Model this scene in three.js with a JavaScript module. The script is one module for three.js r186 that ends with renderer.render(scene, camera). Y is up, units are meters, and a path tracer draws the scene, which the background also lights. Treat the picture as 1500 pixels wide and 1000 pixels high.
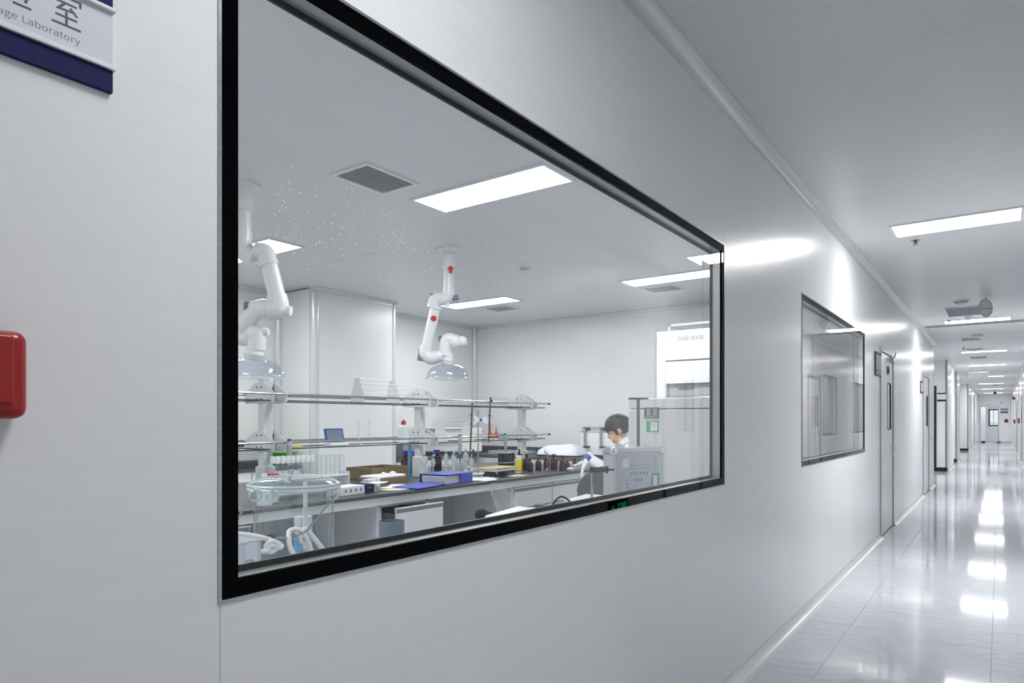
import * as THREE from 'three';
import { RoundedBoxGeometry } from 'three/addons/geometries/RoundedBoxGeometry.js';
import { TextGeometry } from 'three/addons/geometries/TextGeometry.js';
import { FontLoader } from 'three/addons/loaders/FontLoader.js';
import { MarchingCubes } from 'three/addons/objects/MarchingCubes.js';
import { RectAreaLightUniformsLib } from 'three/addons/lights/RectAreaLightUniformsLib.js';
import { mergeGeometries } from 'three/addons/utils/BufferGeometryUtils.js';

// ---------------------------------------------------------------- camera, sky, exposure
const scene = new THREE.Scene();
const H = 2.782;                                  // ceiling height
const YAW = Math.atan(714 / 980);
const camera = new THREE.PerspectiveCamera(2 * Math.atan(615.5 / 980) * 180 / Math.PI, 1500 / 1231, 0.03, 200);
camera.setViewOffset(1500, 1231, 0, 0, 1500, 1000);   // a shift lens: verticals stay upright
camera.position.set(1.049, 1.28, 0);
camera.rotation.y = YAW;
scene.add(camera);
const renderer = new THREE.WebGLRenderer({ antialias: true });
renderer.toneMapping = THREE.LinearToneMapping;
renderer.toneMappingExposure = 1.0;
renderer.shadowMap.enabled = true;
scene.background = new THREE.Color(0xe9eff7);      // overcast daylight outside the far window
RectAreaLightUniformsLib.init();
const LAB_LIGHT = 31, CORRIDOR_LIGHT = 22, CORRIDOR_BEAM = 8.5, LIGHT_COLOR = 0xffffff;

// ---------------------------------------------------------------- helpers
let seed = 7;
const rnd = () => { seed = (seed * 1664525 + 1013904223) >>> 0; return seed / 4294967296; };
const used = {};
const numbered = n => { used[n] = (used[n] ?? -1) + 1; return used[n] ? n + '_' + String(used[n]).padStart(3, '0') : n; };
function thing(name, label, category, pos = [0, 0, 0], turn = 0, group) {
  const o = new THREE.Group(); o.name = numbered(name); scene.add(o);
  o.position.set(...pos); o.rotation.y = turn; o.userData = { label, category };
  if (group) o.userData.group = group;
  return o;
}
function struct(name, label) {
  const o = new THREE.Group(); o.name = name; scene.add(o);
  o.userData = { kind: 'structure', label, category: name.split('_')[0] };
  return o;
}
function part(parent, name, geo, material, label) {
  const m = new THREE.Mesh(Array.isArray(geo) ? merge(geo) : geo, material);
  m.name = name; m.castShadow = m.receiveShadow = true; parent.add(m);
  if (label) m.userData.label = label;
  return m;
}
function dup(o, pos, label, turn) {
  const c = o.clone(); c.name = numbered(o.name.replace(/_\d{3}$/, '')); scene.add(c);
  c.userData = { ...o.userData }; if (label) c.userData.label = label;
  c.position.set(...pos); if (turn !== undefined) c.rotation.y = turn;
  return c;
}
function merge(list) {
  return mergeGeometries(list.map(g => {
    const q = g.index ? g.toNonIndexed() : g.clone();
    for (const k of Object.keys(q.attributes)) if (!['position', 'normal', 'uv'].includes(k)) q.deleteAttribute(k);
    if (!q.attributes.uv) q.setAttribute('uv', new THREE.BufferAttribute(new Float32Array(q.attributes.position.count * 2), 2));
    return q;
  }));
}
function metres(g) {                                // uv in metres, by the way each face points
  const p = g.attributes.position, n = g.attributes.normal, uv = new Float32Array(p.count * 2);
  for (let i = 0; i < p.count; i++) {
    const x = Math.abs(n.getX(i)), y = Math.abs(n.getY(i)), z = Math.abs(n.getZ(i));
    const [a, b] = x >= y && x >= z ? [p.getZ(i), p.getY(i)] : y >= z ? [p.getX(i), p.getZ(i)] : [p.getX(i), p.getY(i)];
    uv[2 * i] = a; uv[2 * i + 1] = b;
  }
  g.setAttribute('uv', new THREE.BufferAttribute(uv, 2)); return g;
}
const at = (g, x = 0, y = 0, z = 0, rx = 0, ry = 0, rz = 0) => g.applyMatrix4(new THREE.Matrix4().makeRotationFromEuler(new THREE.Euler(rx, ry, rz)).setPosition(x, y, z));
// a box from its low corner to its high corner, edges rounded by r
const span = (x0, x1, y0, y1, z0, z1, r = 0) => {
  const w = Math.abs(x1 - x0), h = Math.abs(y1 - y0), d = Math.abs(z1 - z0);
  const g = r ? new RoundedBoxGeometry(w, h, d, r > 0.012 ? 3 : 1, Math.min(r, w / 2.01, h / 2.01, d / 2.01)) : new THREE.BoxGeometry(w, h, d);
  return metres(at(g, (x0 + x1) / 2, (y0 + y1) / 2, (z0 + z1) / 2));
};
const rbox = (w, h, d, r, x = 0, y = 0, z = 0, rx = 0, ry = 0, rz = 0) => at(new RoundedBoxGeometry(w, h, d, r > 0.012 ? 3 : 1, Math.min(r, w / 2.01, h / 2.01, d / 2.01)), x, y, z, rx, ry, rz);
const cyl = (r0, r1, h, x = 0, y = 0, z = 0, rx = 0, ry = 0, rz = 0, seg = 24, open = false) => at(new THREE.CylinderGeometry(r1, r0, h, seg, 1, open), x, y, z, rx, ry, rz);
const ball = (r, x = 0, y = 0, z = 0, sx = 1, sy = 1, sz = 1) => at(new THREE.SphereGeometry(r, 20, 14).scale(sx, sy, sz), x, y, z);
const lathe = (pts, seg = 28) => new THREE.LatheGeometry(pts.map(p => new THREE.Vector2(...p)), seg);
const V = (x, y, z) => new THREE.Vector3(x, y, z);
const tube = (pts, r, seg = 48, sides = 8, closed = false, tension = 0.5) => new THREE.TubeGeometry(new THREE.CatmullRomCurve3(pts.map(p => V(...p)), closed, 'catmullrom', tension), seg, r, sides, closed);
const rod = (a, b, r, r2 = r, sides = 12) => {
  const A = V(...a), B = V(...b), d = B.clone().sub(A), g = new THREE.CylinderGeometry(r2, r, d.length(), sides);
  g.applyQuaternion(new THREE.Quaternion().setFromUnitVectors(V(0, 1, 0), d.normalize())); return g.translate(...A.add(B).multiplyScalar(0.5).toArray());
};
const shape = (pts, depth, bevel = 0) => new THREE.ExtrudeGeometry(new THREE.Shape(pts.map(p => new THREE.Vector2(...p))), { depth, bevelEnabled: bevel > 0, bevelSize: bevel, bevelThickness: bevel, bevelSegments: 1 });

// ---------------------------------------------------------------- textures and materials
function noiseTexture(n, fn, srgb = true) {
  const d = new Uint8Array(n * n * 4);
  for (let y = 0; y < n; y++) for (let x = 0; x < n; x++) { const c = fn(x, y); d.set([c[0], c[1], c[2], 255].map(v => Math.max(0, Math.min(255, v))), (y * n + x) * 4); }
  const t = new THREE.DataTexture(d, n, n); t.wrapS = t.wrapT = THREE.RepeatWrapping; t.magFilter = THREE.LinearFilter; t.minFilter = THREE.LinearMipmapLinearFilter; t.generateMipmaps = true;
  if (srgb) t.colorSpace = THREE.SRGBColorSpace; t.needsUpdate = true; return t;
}
function lattice(n, cells, cy = cells) {              // tiling value noise
  const g = Array.from({ length: cells * cy }, rnd), s = t => t * t * (3 - 2 * t);
  return (x, y) => {
    const u = x / n * cells, v = y / n * cy, i = Math.floor(u), j = Math.floor(v), a = s(u - i), b = s(v - j), q = (p, r) => g[((r % cy) + cy) % cy * cells + ((p % cells) + cells) % cells];
    return (q(i, j) * (1 - a) + q(i + 1, j) * a) * (1 - b) + (q(i, j + 1) * (1 - a) + q(i + 1, j + 1) * a) * b;
  };
}
const N = 256, nA = lattice(N, 4), nB = lattice(N, 16), nC = lattice(N, 64), nS = lattice(N, 8, 96);
const wallTexture = noiseTexture(N, (x, y) => { const v = 249 + 3 * (nA(x, y) - .5) + 2.5 * (nS(x, y) - .5) + 2 * (rnd() - .5); return [v, v, v]; });
wallTexture.repeat.set(0.9, 0.9);
const marbleTexture = noiseTexture(512, (x, y) => {
  const k = x / 2, l = y / 2, w = nA(k, l) * 5 + nB(k, l) * 1.5, vein = Math.pow(Math.abs(Math.sin((k * 0.02 + l * 0.12) * 1.2 + w)), 10);
  const v = 236 + 8 * (nB(k, l) - .5) + 5 * (nC(k, l) - .5) - 13 * vein * nA(l, k); return [v - 2, v, v + 2];
});
const worktopTexture = noiseTexture(N, (x, y) => { const v = 235 + 20 * (nC(x, y) - .5) + 14 * (rnd() - .5); return [v, v, v]; }); worktopTexture.repeat.set(3, 3);
const brushedTexture = noiseTexture(N, (x, y) => { const v = 232 + 26 * (nS(x, y) - .5); return [v, v, v]; }); brushedTexture.repeat.set(4, 4);
const woodTexture = noiseTexture(N, (x, y) => { const v = nS(x, y + 3 * nA(x, y)); return [225 + 26 * v, 220 + 26 * v, 210 + 30 * v]; }); woodTexture.repeat.set(6, 6);
const std = (color, roughness = 0.5, metalness = 0, extra = {}) => new THREE.MeshPhysicalMaterial({ color, roughness, metalness, ...extra });
const glassy = (tint = 0xffffff, ior = 1.5, extra = {}) => new THREE.MeshPhysicalMaterial({ color: tint, roughness: 0.0, transmission: 1, thickness: 0, ior, side: THREE.DoubleSide, ...extra });
const M = {
  wall: std(0xf1f2f4, 0.25, 0, { map: wallTexture, specularIntensity: 0.6 }), labWall: std(0xe9ebec, 0.3, 0, { map: wallTexture }), ceiling: std(0xe7e9ea, 0.34, 0, { map: wallTexture }),
  cove: std(0xd2d5d7, 0.22, 0.15), tile: std(0xdddfe3, 0.07, 0, { map: marbleTexture, specularIntensity: 0.2 }), grout: std(0x9aa0a6, 0.7), labFloor: std(0xc4c9ce, 0.2),
  blackGlass: std(0x030406, 0.015, 0, { ior: 1.12 }), pane: glassy(0xfdfdfd, 1.28), spacer: std(0xb4b6b4, 0.35, 0.6), seal: std(0x10161b, 0.4),
  aluminium: std(0xc3c6c8, 0.28, 0.85, { map: brushedTexture }), steel: std(0xb9bcc0, 0.22, 0.95), chrome: std(0xd5d8da, 0.08, 1), darkSteel: std(0x5c6064, 0.35, 0.8),
  white: std(0xe6e9ec, 0.35), whitePlastic: std(0xe9ecee, 0.28), greyWhite: std(0xd8dbdd, 0.4), powder: std(0xdde0e2, 0.42), paper: std(0xe8eaee, 0.85), offWhite: std(0xd2d3cf, 0.6),
  greyPanel: std(0xa9adb0, 0.5), midGrey: std(0x8d9398, 0.5), darkGrey: std(0x4a4f55, 0.6), charcoal: std(0x2b2f34, 0.6), black: std(0x131518, 0.45), rubber: std(0x1c1f22, 0.75),
  worktop: std(0x4d5257, 0.38, 0, { map: worktopTexture }), navy: std(0x10154f, 0.6, 0, { specularIntensity: 0.4 }), red: std(0x9d1216, 0.28), redBright: std(0xc31f22, 0.4), blue: std(0x1f4fa0, 0.35), binderBlue: std(0x4a57b8, 0.42),
  purple: std(0x3f2fb5, 0.4), green: std(0x5fae43, 0.4), darkGreen: std(0x0f5b3d, 0.4), labelGreen: std(0x35a167, 0.6), yellow: std(0xe3d219, 0.45), orange: std(0xd95b22, 0.45), paleYellow: std(0xe3dcae, 0.7),
  wood: std(0x8f7f5c, 0.6, 0, { map: woodTexture }), bulb: std(0xcc5f3a, 0.5), blueTip: std(0x3461ab, 0.4), lightBlue: std(0x58aee0, 0.35), slate: std(0x6f7f92, 0.45),
  glass: glassy(0xf8fbfb, 1.75), thickGlass: glassy(0xf8fbfb, 1.7), shelfGlass: glassy(0xeff7f4, 1.5), glassEdge: std(0x24443d, 0.12), amber: glassy(0x9c6a3a, 1.5), amberSolid: std(0x5f3614, 0.12), brownGlass: std(0x6b5430, 0.15), dome: glassy(0xedf1f7, 1.6),
  clearWare: std(0xe9f0f2, 0.08, 0, { transmission: 0.6, thickness: 0, side: THREE.DoubleSide }), caseAlu: std(0xc8cdd2, 0.35, 0.35), speck: std(0xffffff, 0.9, 0, { transmission: 0.5, thickness: 0, side: THREE.DoubleSide }), rimGlass: std(0xdfe9ec, 0.12, 0, { transmission: 0.35, thickness: 0, side: THREE.DoubleSide }), film: glassy(0xeff3f6, 1.7, { roughness: 0.3 }), frosted: std(0xf4f7fa, 0.35, 0, { transmission: 0.3, thickness: 0, side: THREE.DoubleSide }),
  skin: std(0xe3b898, 0.55), hair: std(0x1d1e21, 0.5), coat: std(0xe9edf5, 0.8), glove: std(0xe8e9e4, 0.55), trousers: std(0x30343c, 0.8), lip: std(0xa9655a, 0.5), beige: std(0x74736f, 0.5), mint: std(0xd9e0d6, 0.8), tan: std(0xcbb87f, 0.7),
  glow: new THREE.MeshStandardMaterial({ color: 0xffffff, emissive: 0xf7faff, emissiveIntensity: 3.2, roughness: 0.5 }),
  signGlow: new THREE.MeshStandardMaterial({ color: 0x0a5a30, emissive: 0x17e07a, emissiveIntensity: 9, roughness: 0.5 }),
};
const font = await new FontLoader().loadAsync('fonts/droid/droid_serif_regular.typeface.json');
function printed(w, h, draw, rough = 0.4, k = 1) {
  const c = document.createElement('canvas'); c.width = w; c.height = h; const g = c.getContext('2d'); draw(g, w, h);
  const t = new THREE.CanvasTexture(c); t.colorSpace = THREE.SRGBColorSpace; return std(0xffffff, rough, 0, { map: t });
}
// a thin printed plate in its own x-y plane, facing +z
const plateGeo = (w, h, d = 0.002) => new THREE.BoxGeometry(w, h, d);

// ---------------------------------------------------------------- the room shell
const wallLeft = struct('wall_left', 'glossy off-white steel panel wall with windows and doors');
const panel = (parent, x0, x1, y0, y1, z0, z1, m = M.wall) => part(parent, 'wall_panel', span(x0, x1, y0, y1, z0, z1, 0.0022), m);
const W1 = { z0: -0.614, z1: -3.138, y0: 0.978, y1: 2.106 }, W2 = { z0: -4.66, z1: -7.205, y0: 0.976, y1: 2.114 };
for (const [a, b] of [[2.6, 1.45], [1.45, 0.42], [0.42, W1.z0], [W1.z1, W2.z0], [W2.z1, -8.235], [-9.345, -11.3], [-11.3, -13.24], [-14.42, -15.63]]) panel(wallLeft, -0.05, 0, 0, H, b, a);
for (const w of [W1, W2]) { panel(wallLeft, -0.05, 0, 0, w.y0, w.z1, w.z0); panel(wallLeft, -0.05, 0, w.y1, H, w.z1, w.z0); }
panel(wallLeft, -0.05, 0, 2.085, H, -9.345, -8.235); panel(wallLeft, -0.05, 0, 2.085, H, -14.42, -13.24);
for (const [a, b] of [[-19.95, -22.7], [-24.6, -26.4], [-34, -40.5], [-40.5, -47.2]]) panel(wallLeft, -0.05, 0, 0, H, b, a);

const wallRight = struct('wall_right', 'glossy off-white steel panel wall across the corridor');
const WR = 1.62, holesR = [[-6.18, -7.24, 'door'], [-12.35, -13.4, 'door'], [-13.6, -14.95, 'window'], [-16.95, -19.3, 'window'], [-26.2, -27.3, 'door'], [-32.9, -34.0, 'door']];
{
  let z = 2.6;
  for (const [a, b, kind] of holesR) {
    const n = Math.max(1, Math.round((z - a) / 1.6)); for (let i = 0; i < n; i++) panel(wallRight, WR, WR + 0.05, 0, H, z - (z - a) * (i + 1) / n, z - (z - a) * i / n);
    panel(wallRight, WR, WR + 0.05, kind === 'door' ? 2.085 : 2.15, H, b, a); if (kind === 'window') panel(wallRight, WR, WR + 0.05, 0, 0.99, b, a);
    z = b;
  }
  for (let i = 0; i < 8; i++) panel(wallRight, WR, WR + 0.05, 0, H, z - (47.2 + z) * (i + 1) / 8, z - (47.2 + z) * i / 8);
}
const wallNear = struct('wall_near', 'off-white panel wall closing the corridor behind the viewer');
part(wallNear, 'wall_panel', span(-0.05, WR + 0.05, 0, H, 2.6, 2.66), M.wall);
const wallEnd = struct('wall_end', 'pale wall at the far end of the corridor with an open doorway');
for (const b of [[-0.05, 0.156, 0, H], [0.99, WR + 0.05, 0, H], [0.156, 0.99, 2.06, H]]) part(wallEnd, 'wall_panel', span(...b, -47.26, -47.2), M.wall);

// corridor floor: polished tiles over a grout bed
const floor = struct('floor', 'polished pale grey marble-look floor tiles');
part(floor, 'grout_bed', span(-0.05, WR + 0.05, -0.05, -0.0022, -47.2, 2.66), M.grout);
const TZ = 1.043, tileCache = {};
for (let r = -6; r < 43; r++) {
  const z0 = -3.563 - r * TZ; if (z0 > 2.6) continue;
  for (const [x0, x1] of [[0, 0.3], [0.3, 1.014], [1.014, WR]]) {
    const zz = Math.max(z0 - TZ, -47.2), key = x0 + ':' + (z0 - zz).toFixed(3) + ':' + (r & 1);
    if (!tileCache[key]) {
      const g = new RoundedBoxGeometry(x1 - x0 - 0.002, 0.02, z0 - zz - 0.002, 1, 0.001); metres(g);
      const uv = g.attributes.uv; for (let i = 0; i < uv.count; i++) uv.setXY(i, uv.getX(i) * 0.8 + x0 + 0.37 * (r & 1), uv.getY(i) * 0.8 + 0.21 * (r & 1));
      tileCache[key] = g;
    }
    part(floor, 'tile', tileCache[key], M.tile).position.set((x0 + x1) / 2, -0.01, (z0 + zz) / 2);
  }
}
// corridor ceiling panels
const ceiling = struct('ceiling', 'pale grey metal ceiling panels over the corridor');
for (let i = 0; i < 26; i++) { const a = 2.66 - i * 1.918; part(ceiling, 'ceiling_panel', span(-0.05, WR + 0.05, H, H + 0.05, Math.max(a - 1.918, -47.26), a, 0.0016), M.ceiling); }
const coveProfile = (r, s, t) => { const p = [[0, 0]]; for (let i = 0; i <= 8; i++) { const a = Math.PI / 2 * i / 8; p.push([s * (r - r * Math.sin(a)), t * (r - r * Math.cos(a))]); } return p; };
function coveRun(parent, name, x, y, s, t, z0, z1, r) {            // a cove strip along z
  const g = shape(coveProfile(r, s, t), Math.abs(z1 - z0)); part(parent, name, at(g, x, y, Math.min(z0, z1)), M.cove);
}
const trim1 = struct('trim_1', 'rounded aluminium cove between wall and corridor ceiling'), base1 = struct('baseboard_left', 'rounded aluminium cove along the wall foot'), base2 = struct('baseboard_right', 'rounded aluminium cove along the opposite wall foot');
for (const [a, b] of [[2.6, -15.63], [-19.95, -22.7], [-24.6, -26.4], [-34, -47.2]]) coveRun(trim1, 'cove', 0, H, 1, -1, a, b, 0.06);
coveRun(trim1, 'cove', WR, H, -1, -1, 2.6, -47.2, 0.06);
for (const [a, b] of [[2.6, -8.235], [-9.345, -13.24], [-14.42, -15.63], [-19.95, -22.7], [-24.6, -26.4], [-34, -47.2]]) coveRun(base1, 'cove', 0, 0, 1, 1, a, b, 0.055);
for (const [a, b] of [[2.6, -6.18], [-7.24, -12.35], [-13.4, -26.2], [-27.3, -32.9], [-34, -47.2]]) coveRun(base2, 'cove', WR, 0, -1, 1, a, b, 0.055);

// side openings further down the corridor
const alcove = struct('wall_alcove', 'white walls of the side openings along the corridor');
for (const [a, b] of [[-15.63, -19.95], [-22.7, -24.6], [-26.4, -34]]) {
  part(alcove, 'wall_panel', span(-2.4, -0.0, 0, H, a, a + 0.05), M.wall); part(alcove, 'wall_panel', span(-2.4, -0.0, 0, H, b - 0.05, b), M.wall);
  part(alcove, 'wall_panel', span(-2.45, -2.4, 0, H, b, a), M.wall); part(alcove, 'floor_slab', span(-2.4, -0.001, -0.02, -0.0005, b, a), M.tile); part(alcove, 'ceiling_slab', span(-2.4, -0.05, H, H + 0.05, b, a), M.ceiling);
  part(alcove, 'skirting', span(-1.2, -0.004, 0, 0.1, b, b + 0.012), M.black);
  part(alcove, 'corner_strip', span(-0.035, 0.004, 0, H, b - 0.01, b + 0.004, 0.002), M.aluminium); part(alcove, 'corner_strip', span(-0.05, 0.003, 0, H, a - 0.003, a + 0.03, 0.002), M.aluminium);
}
part(alcove, 'frame_strip', span(-0.285, -0.235, 0, 2.15, -19.95, -19.93), M.black);

// lab shell
const LX = -5.79, LZ = -8.36, labFloor = struct('floor_lab', 'pale grey laboratory floor');
part(labFloor, 'floor_slab', span(LX, -0.05, -0.03, 0, LZ, 1.2), M.labFloor);
const labCeil = struct('ceiling_lab', 'pale grey metal ceiling panels over the laboratory');
for (let i = 0; i < 9; i++) { const a = 1.2 - i * 1.0635; part(labCeil, 'ceiling_panel', span(LX, -0.05, H, H + 0.05, a - 1.0635, a, 0.0016), M.ceiling); }
const labFar = struct('wall_lab_far', 'white panel wall behind the oven and the fume hood');
for (let i = 0; i < 5; i++) part(labFar, 'wall_panel', span(LX + i * 1.148, LX + (i + 1) * 1.148, 0, H, LZ - 0.05, LZ, 0.0016), M.labWall);
const labBack = struct('wall_lab_back', 'white panel wall at the back of the laboratory');
for (const [a, b] of [[1.2, -0.9], [-0.9, -3], [-3, -4.74], [-6.03, -7.2], [-7.2, LZ]]) part(labBack, 'wall_panel', span(LX - 0.05, LX, 0, H, b, a, 0.0016), M.labWall);
const chase = struct('wall_lab_chase', 'white boxed-out wall section with rounded corner posts');
part(chase, 'wall_panel', span(LX, -5.16, 0, H, -6.03, -4.74, 0.05), M.labWall);
for (const z of [-4.79, -5.98]) part(chase, 'corner_post', cyl(0.055, 0.055, H, -5.205, H / 2, z, 0, 0, 0, 24), M.cove);
part(chase, 'corner_post', cyl(0.05, 0.05, H, LX + 0.01, H / 2, -4.72), M.cove); part(labFar, 'corner_post', cyl(0.05, 0.05, H, LX + 0.012, H / 2, LZ + 0.012), M.cove);
const labNear = struct('wall_lab_near', 'white panel wall closing the laboratory'); part(labNear, 'wall_panel', span(LX, -0.05, 0, H, 1.2, 1.25), M.labWall);
const trim2 = struct('trim_2', 'rounded cove between laboratory walls and ceiling');
coveRun(trim2, 'cove', LX, H, 1, -1, 1.2, -4.74, 0.05); coveRun(trim2, 'cove', -5.16, H, 1, -1, -4.74, -6.03, 0.05); coveRun(trim2, 'cove', LX, H, 1, -1, -6.03, LZ, 0.05);
part(trim2, 'cove', at(shape(coveProfile(0.05, -1, -1), 5.74), LX, H, LZ, 0, Math.PI / 2, 0), M.cove);

// windows onto the lab
function labWindow(n, { z0, z1, y0, y1 }, label) {
  const w = struct('window_' + n, label), b = 0.032, e = 0.012, xi = -0.048;
  const ring = (x0, x1, o, t) => [[y0 + o, y0 + o + t, z1 + o, z0 - o], [y1 - o - t, y1 - o, z1 + o, z0 - o], [y0 + o + t, y1 - o - t, z1 + o, z1 + o + t], [y0 + o + t, y1 - o - t, z0 - o - t, z0 - o]].map(q => span(x0, x1, ...q));
  ring(-0.009, -0.0005, 0.0015, b).forEach(g => part(w, 'border', g, M.blackGlass, 'glossy black printed glass border'));
  ring(xi, -0.009, b - 0.006, 0.006).forEach(g => part(w, 'spacer', g, M.spacer));
  ring(xi - 0.006, xi, b - 0.01, e + 0.01).forEach(g => part(w, 'seal', g, M.seal));
  const pg = () => new THREE.PlaneGeometry(z0 - z1 - 2 * b, y1 - y0 - 2 * b).rotateY(Math.PI / 2).translate(0, (y0 + y1) / 2, (z0 + z1) / 2);
  part(w, 'pane', pg().translate(-0.005, 0, 0), M.pane); part(w, 'pane', pg().translate(xi, 0, 0), M.pane);
  ring(0, 0.0022, -0.004, 0.006).forEach(g => part(w, 'edge_trim', g, M.aluminium));
  return w;
}
const win1 = labWindow(1, W1, 'large black-bordered double window into the laboratory'); labWindow(2, W2, 'smaller-looking black-bordered window further along the wall');

// doors
function door(n, x, s, a, b, label, opts = {}) {       // s: +1 the leaf faces +x, -1 it faces -x
  const d = struct('door_' + n, label), B = (x0, x1, ...q) => span(Math.min(x + s * x0, x + s * x1), Math.max(x + s * x0, x + s * x1), ...q);
  part(d, 'door_frame', [B(-0.05, 0.012, 0, 2.085, a - 0.045, a, 0.003), B(-0.05, 0.012, 0, 2.085, b, b + 0.045, 0.003), B(-0.05, 0.012, 2.04, 2.085, b + 0.045, a - 0.045, 0.003)], M.aluminium);
  const v0 = b + 0.22, v1 = b + 0.5, y0 = 1.17, y1 = 1.72;      // vision panel
  part(d, 'leaf', [B(-0.045, 0, 0.012, y0, b + 0.055, a - 0.05), B(-0.045, 0, y1, 2.034, b + 0.055, a - 0.05), B(-0.045, 0, y0, y1, b + 0.055, v0), B(-0.045, 0, y0, y1, v1, a - 0.05)], M.wall);
  part(d, 'vision_frame', [B(-0.004, 0.004, y0, y0 + 0.015, v0, v1), B(-0.004, 0.004, y1 - 0.015, y1, v0, v1), B(-0.004, 0.004, y0, y1, v0, v0 + 0.015), B(-0.004, 0.004, y0, y1, v1 - 0.015, v1)], M.black);
  part(d, 'pane', at(new THREE.PlaneGeometry(v1 - v0, y1 - y0), x - s * 0.006, (y0 + y1) / 2, (v0 + v1) / 2, 0, Math.PI / 2, 0), M.pane);
  part(d, 'vision_lining', B(-0.05, -0.042, y0, y1, v0, v1), M.midGrey);
  part(d, 'backing', B(-0.06, -0.051, 0, 2.085, b, a), M.greyPanel);
  const hz = b + 0.13, h = part(d, 'handle', [rod([x, 0.95, hz], [x + s * 0.05, 0.95, hz], 0.009), rod([x + s * 0.05, 0.95, hz - 0.01], [x + s * 0.05, 0.95, hz + 0.11], 0.009), at(cyl(0.025, 0.025, 0.012), x + s * 0.006, 0.95, hz, 0, 0, Math.PI / 2), at(cyl(0.022, 0.022, 0.012), x + s * 0.006, 0.86, hz, 0, 0, Math.PI / 2)], M.chrome);
  part(d, 'threshold_gap', B(-0.04, -0.002, 0.0, 0.012, b + 0.055, a - 0.05), M.black);
  if (opts.porthole) part(d, 'porthole', [at(new THREE.TorusGeometry(0.04, 0.012, 10, 24), x + s * 0.004, 1.86, b + 0.5, 0, Math.PI / 2, 0)], M.darkSteel);
  if (opts.porthole) part(d, 'closer', [B(0, 0.04, 1.97, 2.02, b + 0.1, b + 0.32, 0.006), rod([x + s * 0.03, 2.03, b + 0.15], [x + s * 0.03, 2.1, b + 0.02], 0.008)], M.aluminium);
  return d;
}
door(1, 0, 1, -8.235, -9.345, 'glossy white steel door with a narrow vision panel beside the smaller window', { porthole: true });
door(2, 0, 1, -13.24, -14.42, 'grey-framed steel door at the end of the panel wall');
holesR.filter(h => h[2] === 'door').forEach(([a, b], i) => door(i + 3, WR, -1, a, b, ['steel door across the corridor mirrored in the large window', 'steel door across the corridor mirrored in the second window', 'steel door far down the opposite wall beside a red call point', 'steel door on the opposite wall near the corridor end'][i]));
holesR.filter(h => h[2] === 'window').forEach(([a, b], i) => {
  const w = struct('window_' + (i + 3), ['narrow opposite window beside a door', 'wide opposite window further along'][i]), y0 = 0.99, y1 = 2.15;
  part(w, 'border', [span(WR, WR + 0.01, y0, y0 + 0.03, b, a), span(WR, WR + 0.01, y1 - 0.03, y1, b, a), span(WR, WR + 0.01, y0, y1, b, b + 0.03), span(WR, WR + 0.01, y0, y1, a - 0.03, a)], M.blackGlass);
  part(w, 'pane', at(new THREE.PlaneGeometry(a - b, y1 - y0), WR + 0.006, (y0 + y1) / 2, (a + b) / 2, 0, Math.PI / 2, 0), M.pane);
  part(w, 'blind', span(WR + 0.05, WR + 0.06, y0, y1, b, a), M.midGrey);
});
// room beyond the end doorway
const endRoom = struct('wall_end_room', 'bright white room beyond the open end doorway');
for (const b of [[-1, -0.95, 0, H, -51.5, -47.26], [2.6, 2.65, 0, H, -51.5, -47.26], [-1, 2.65, H, H + 0.05, -51.5, -47.26], [-1, 2.65, -0.05, -0.001, -51.5, -47.2], [-1, 0.5, 0, H, -51.56, -51.5], [1.75, 2.65, 0, H, -51.56, -51.5], [0.5, 1.75, 0, 0.93, -51.56, -51.5], [0.5, 1.75, 1.98, H, -51.56, -51.5], [-0.05, 0, 0, H, -47.3, -47.2]]) part(endRoom, 'wall_panel', span(...b), M.white);
part(endRoom, 'wall_panel', span(-0.3, 0.36, 0, H, -50.4, -50.3), M.labWall);
const win5 = struct('window_5', 'dark-framed daylight window in the end room');
part(win5, 'window_frame', [span(0.5, 0.57, 0.93, 1.98, -51.56, -51.47), span(1.68, 1.75, 0.93, 1.98, -51.56, -51.47), span(0.5, 1.75, 0.93, 1.0, -51.56, -51.47), span(0.5, 1.75, 1.91, 1.98, -51.56, -51.47), span(0.74, 0.76, 1, 1.91, -51.54, -51.5), span(0.57, 1.68, 1.09, 1.11, -51.54, -51.5)], M.charcoal);
const jamb = struct('trim_3', 'metal frame of the end doorway'); part(jamb, 'door_frame', [span(0.13, 0.17, 0, 2.08, -47.22, -47.17), span(0.98, 1.02, 0, 2.08, -47.22, -47.17), span(0.13, 1.02, 2.05, 2.09, -47.22, -47.17)], M.aluminium);

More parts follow.
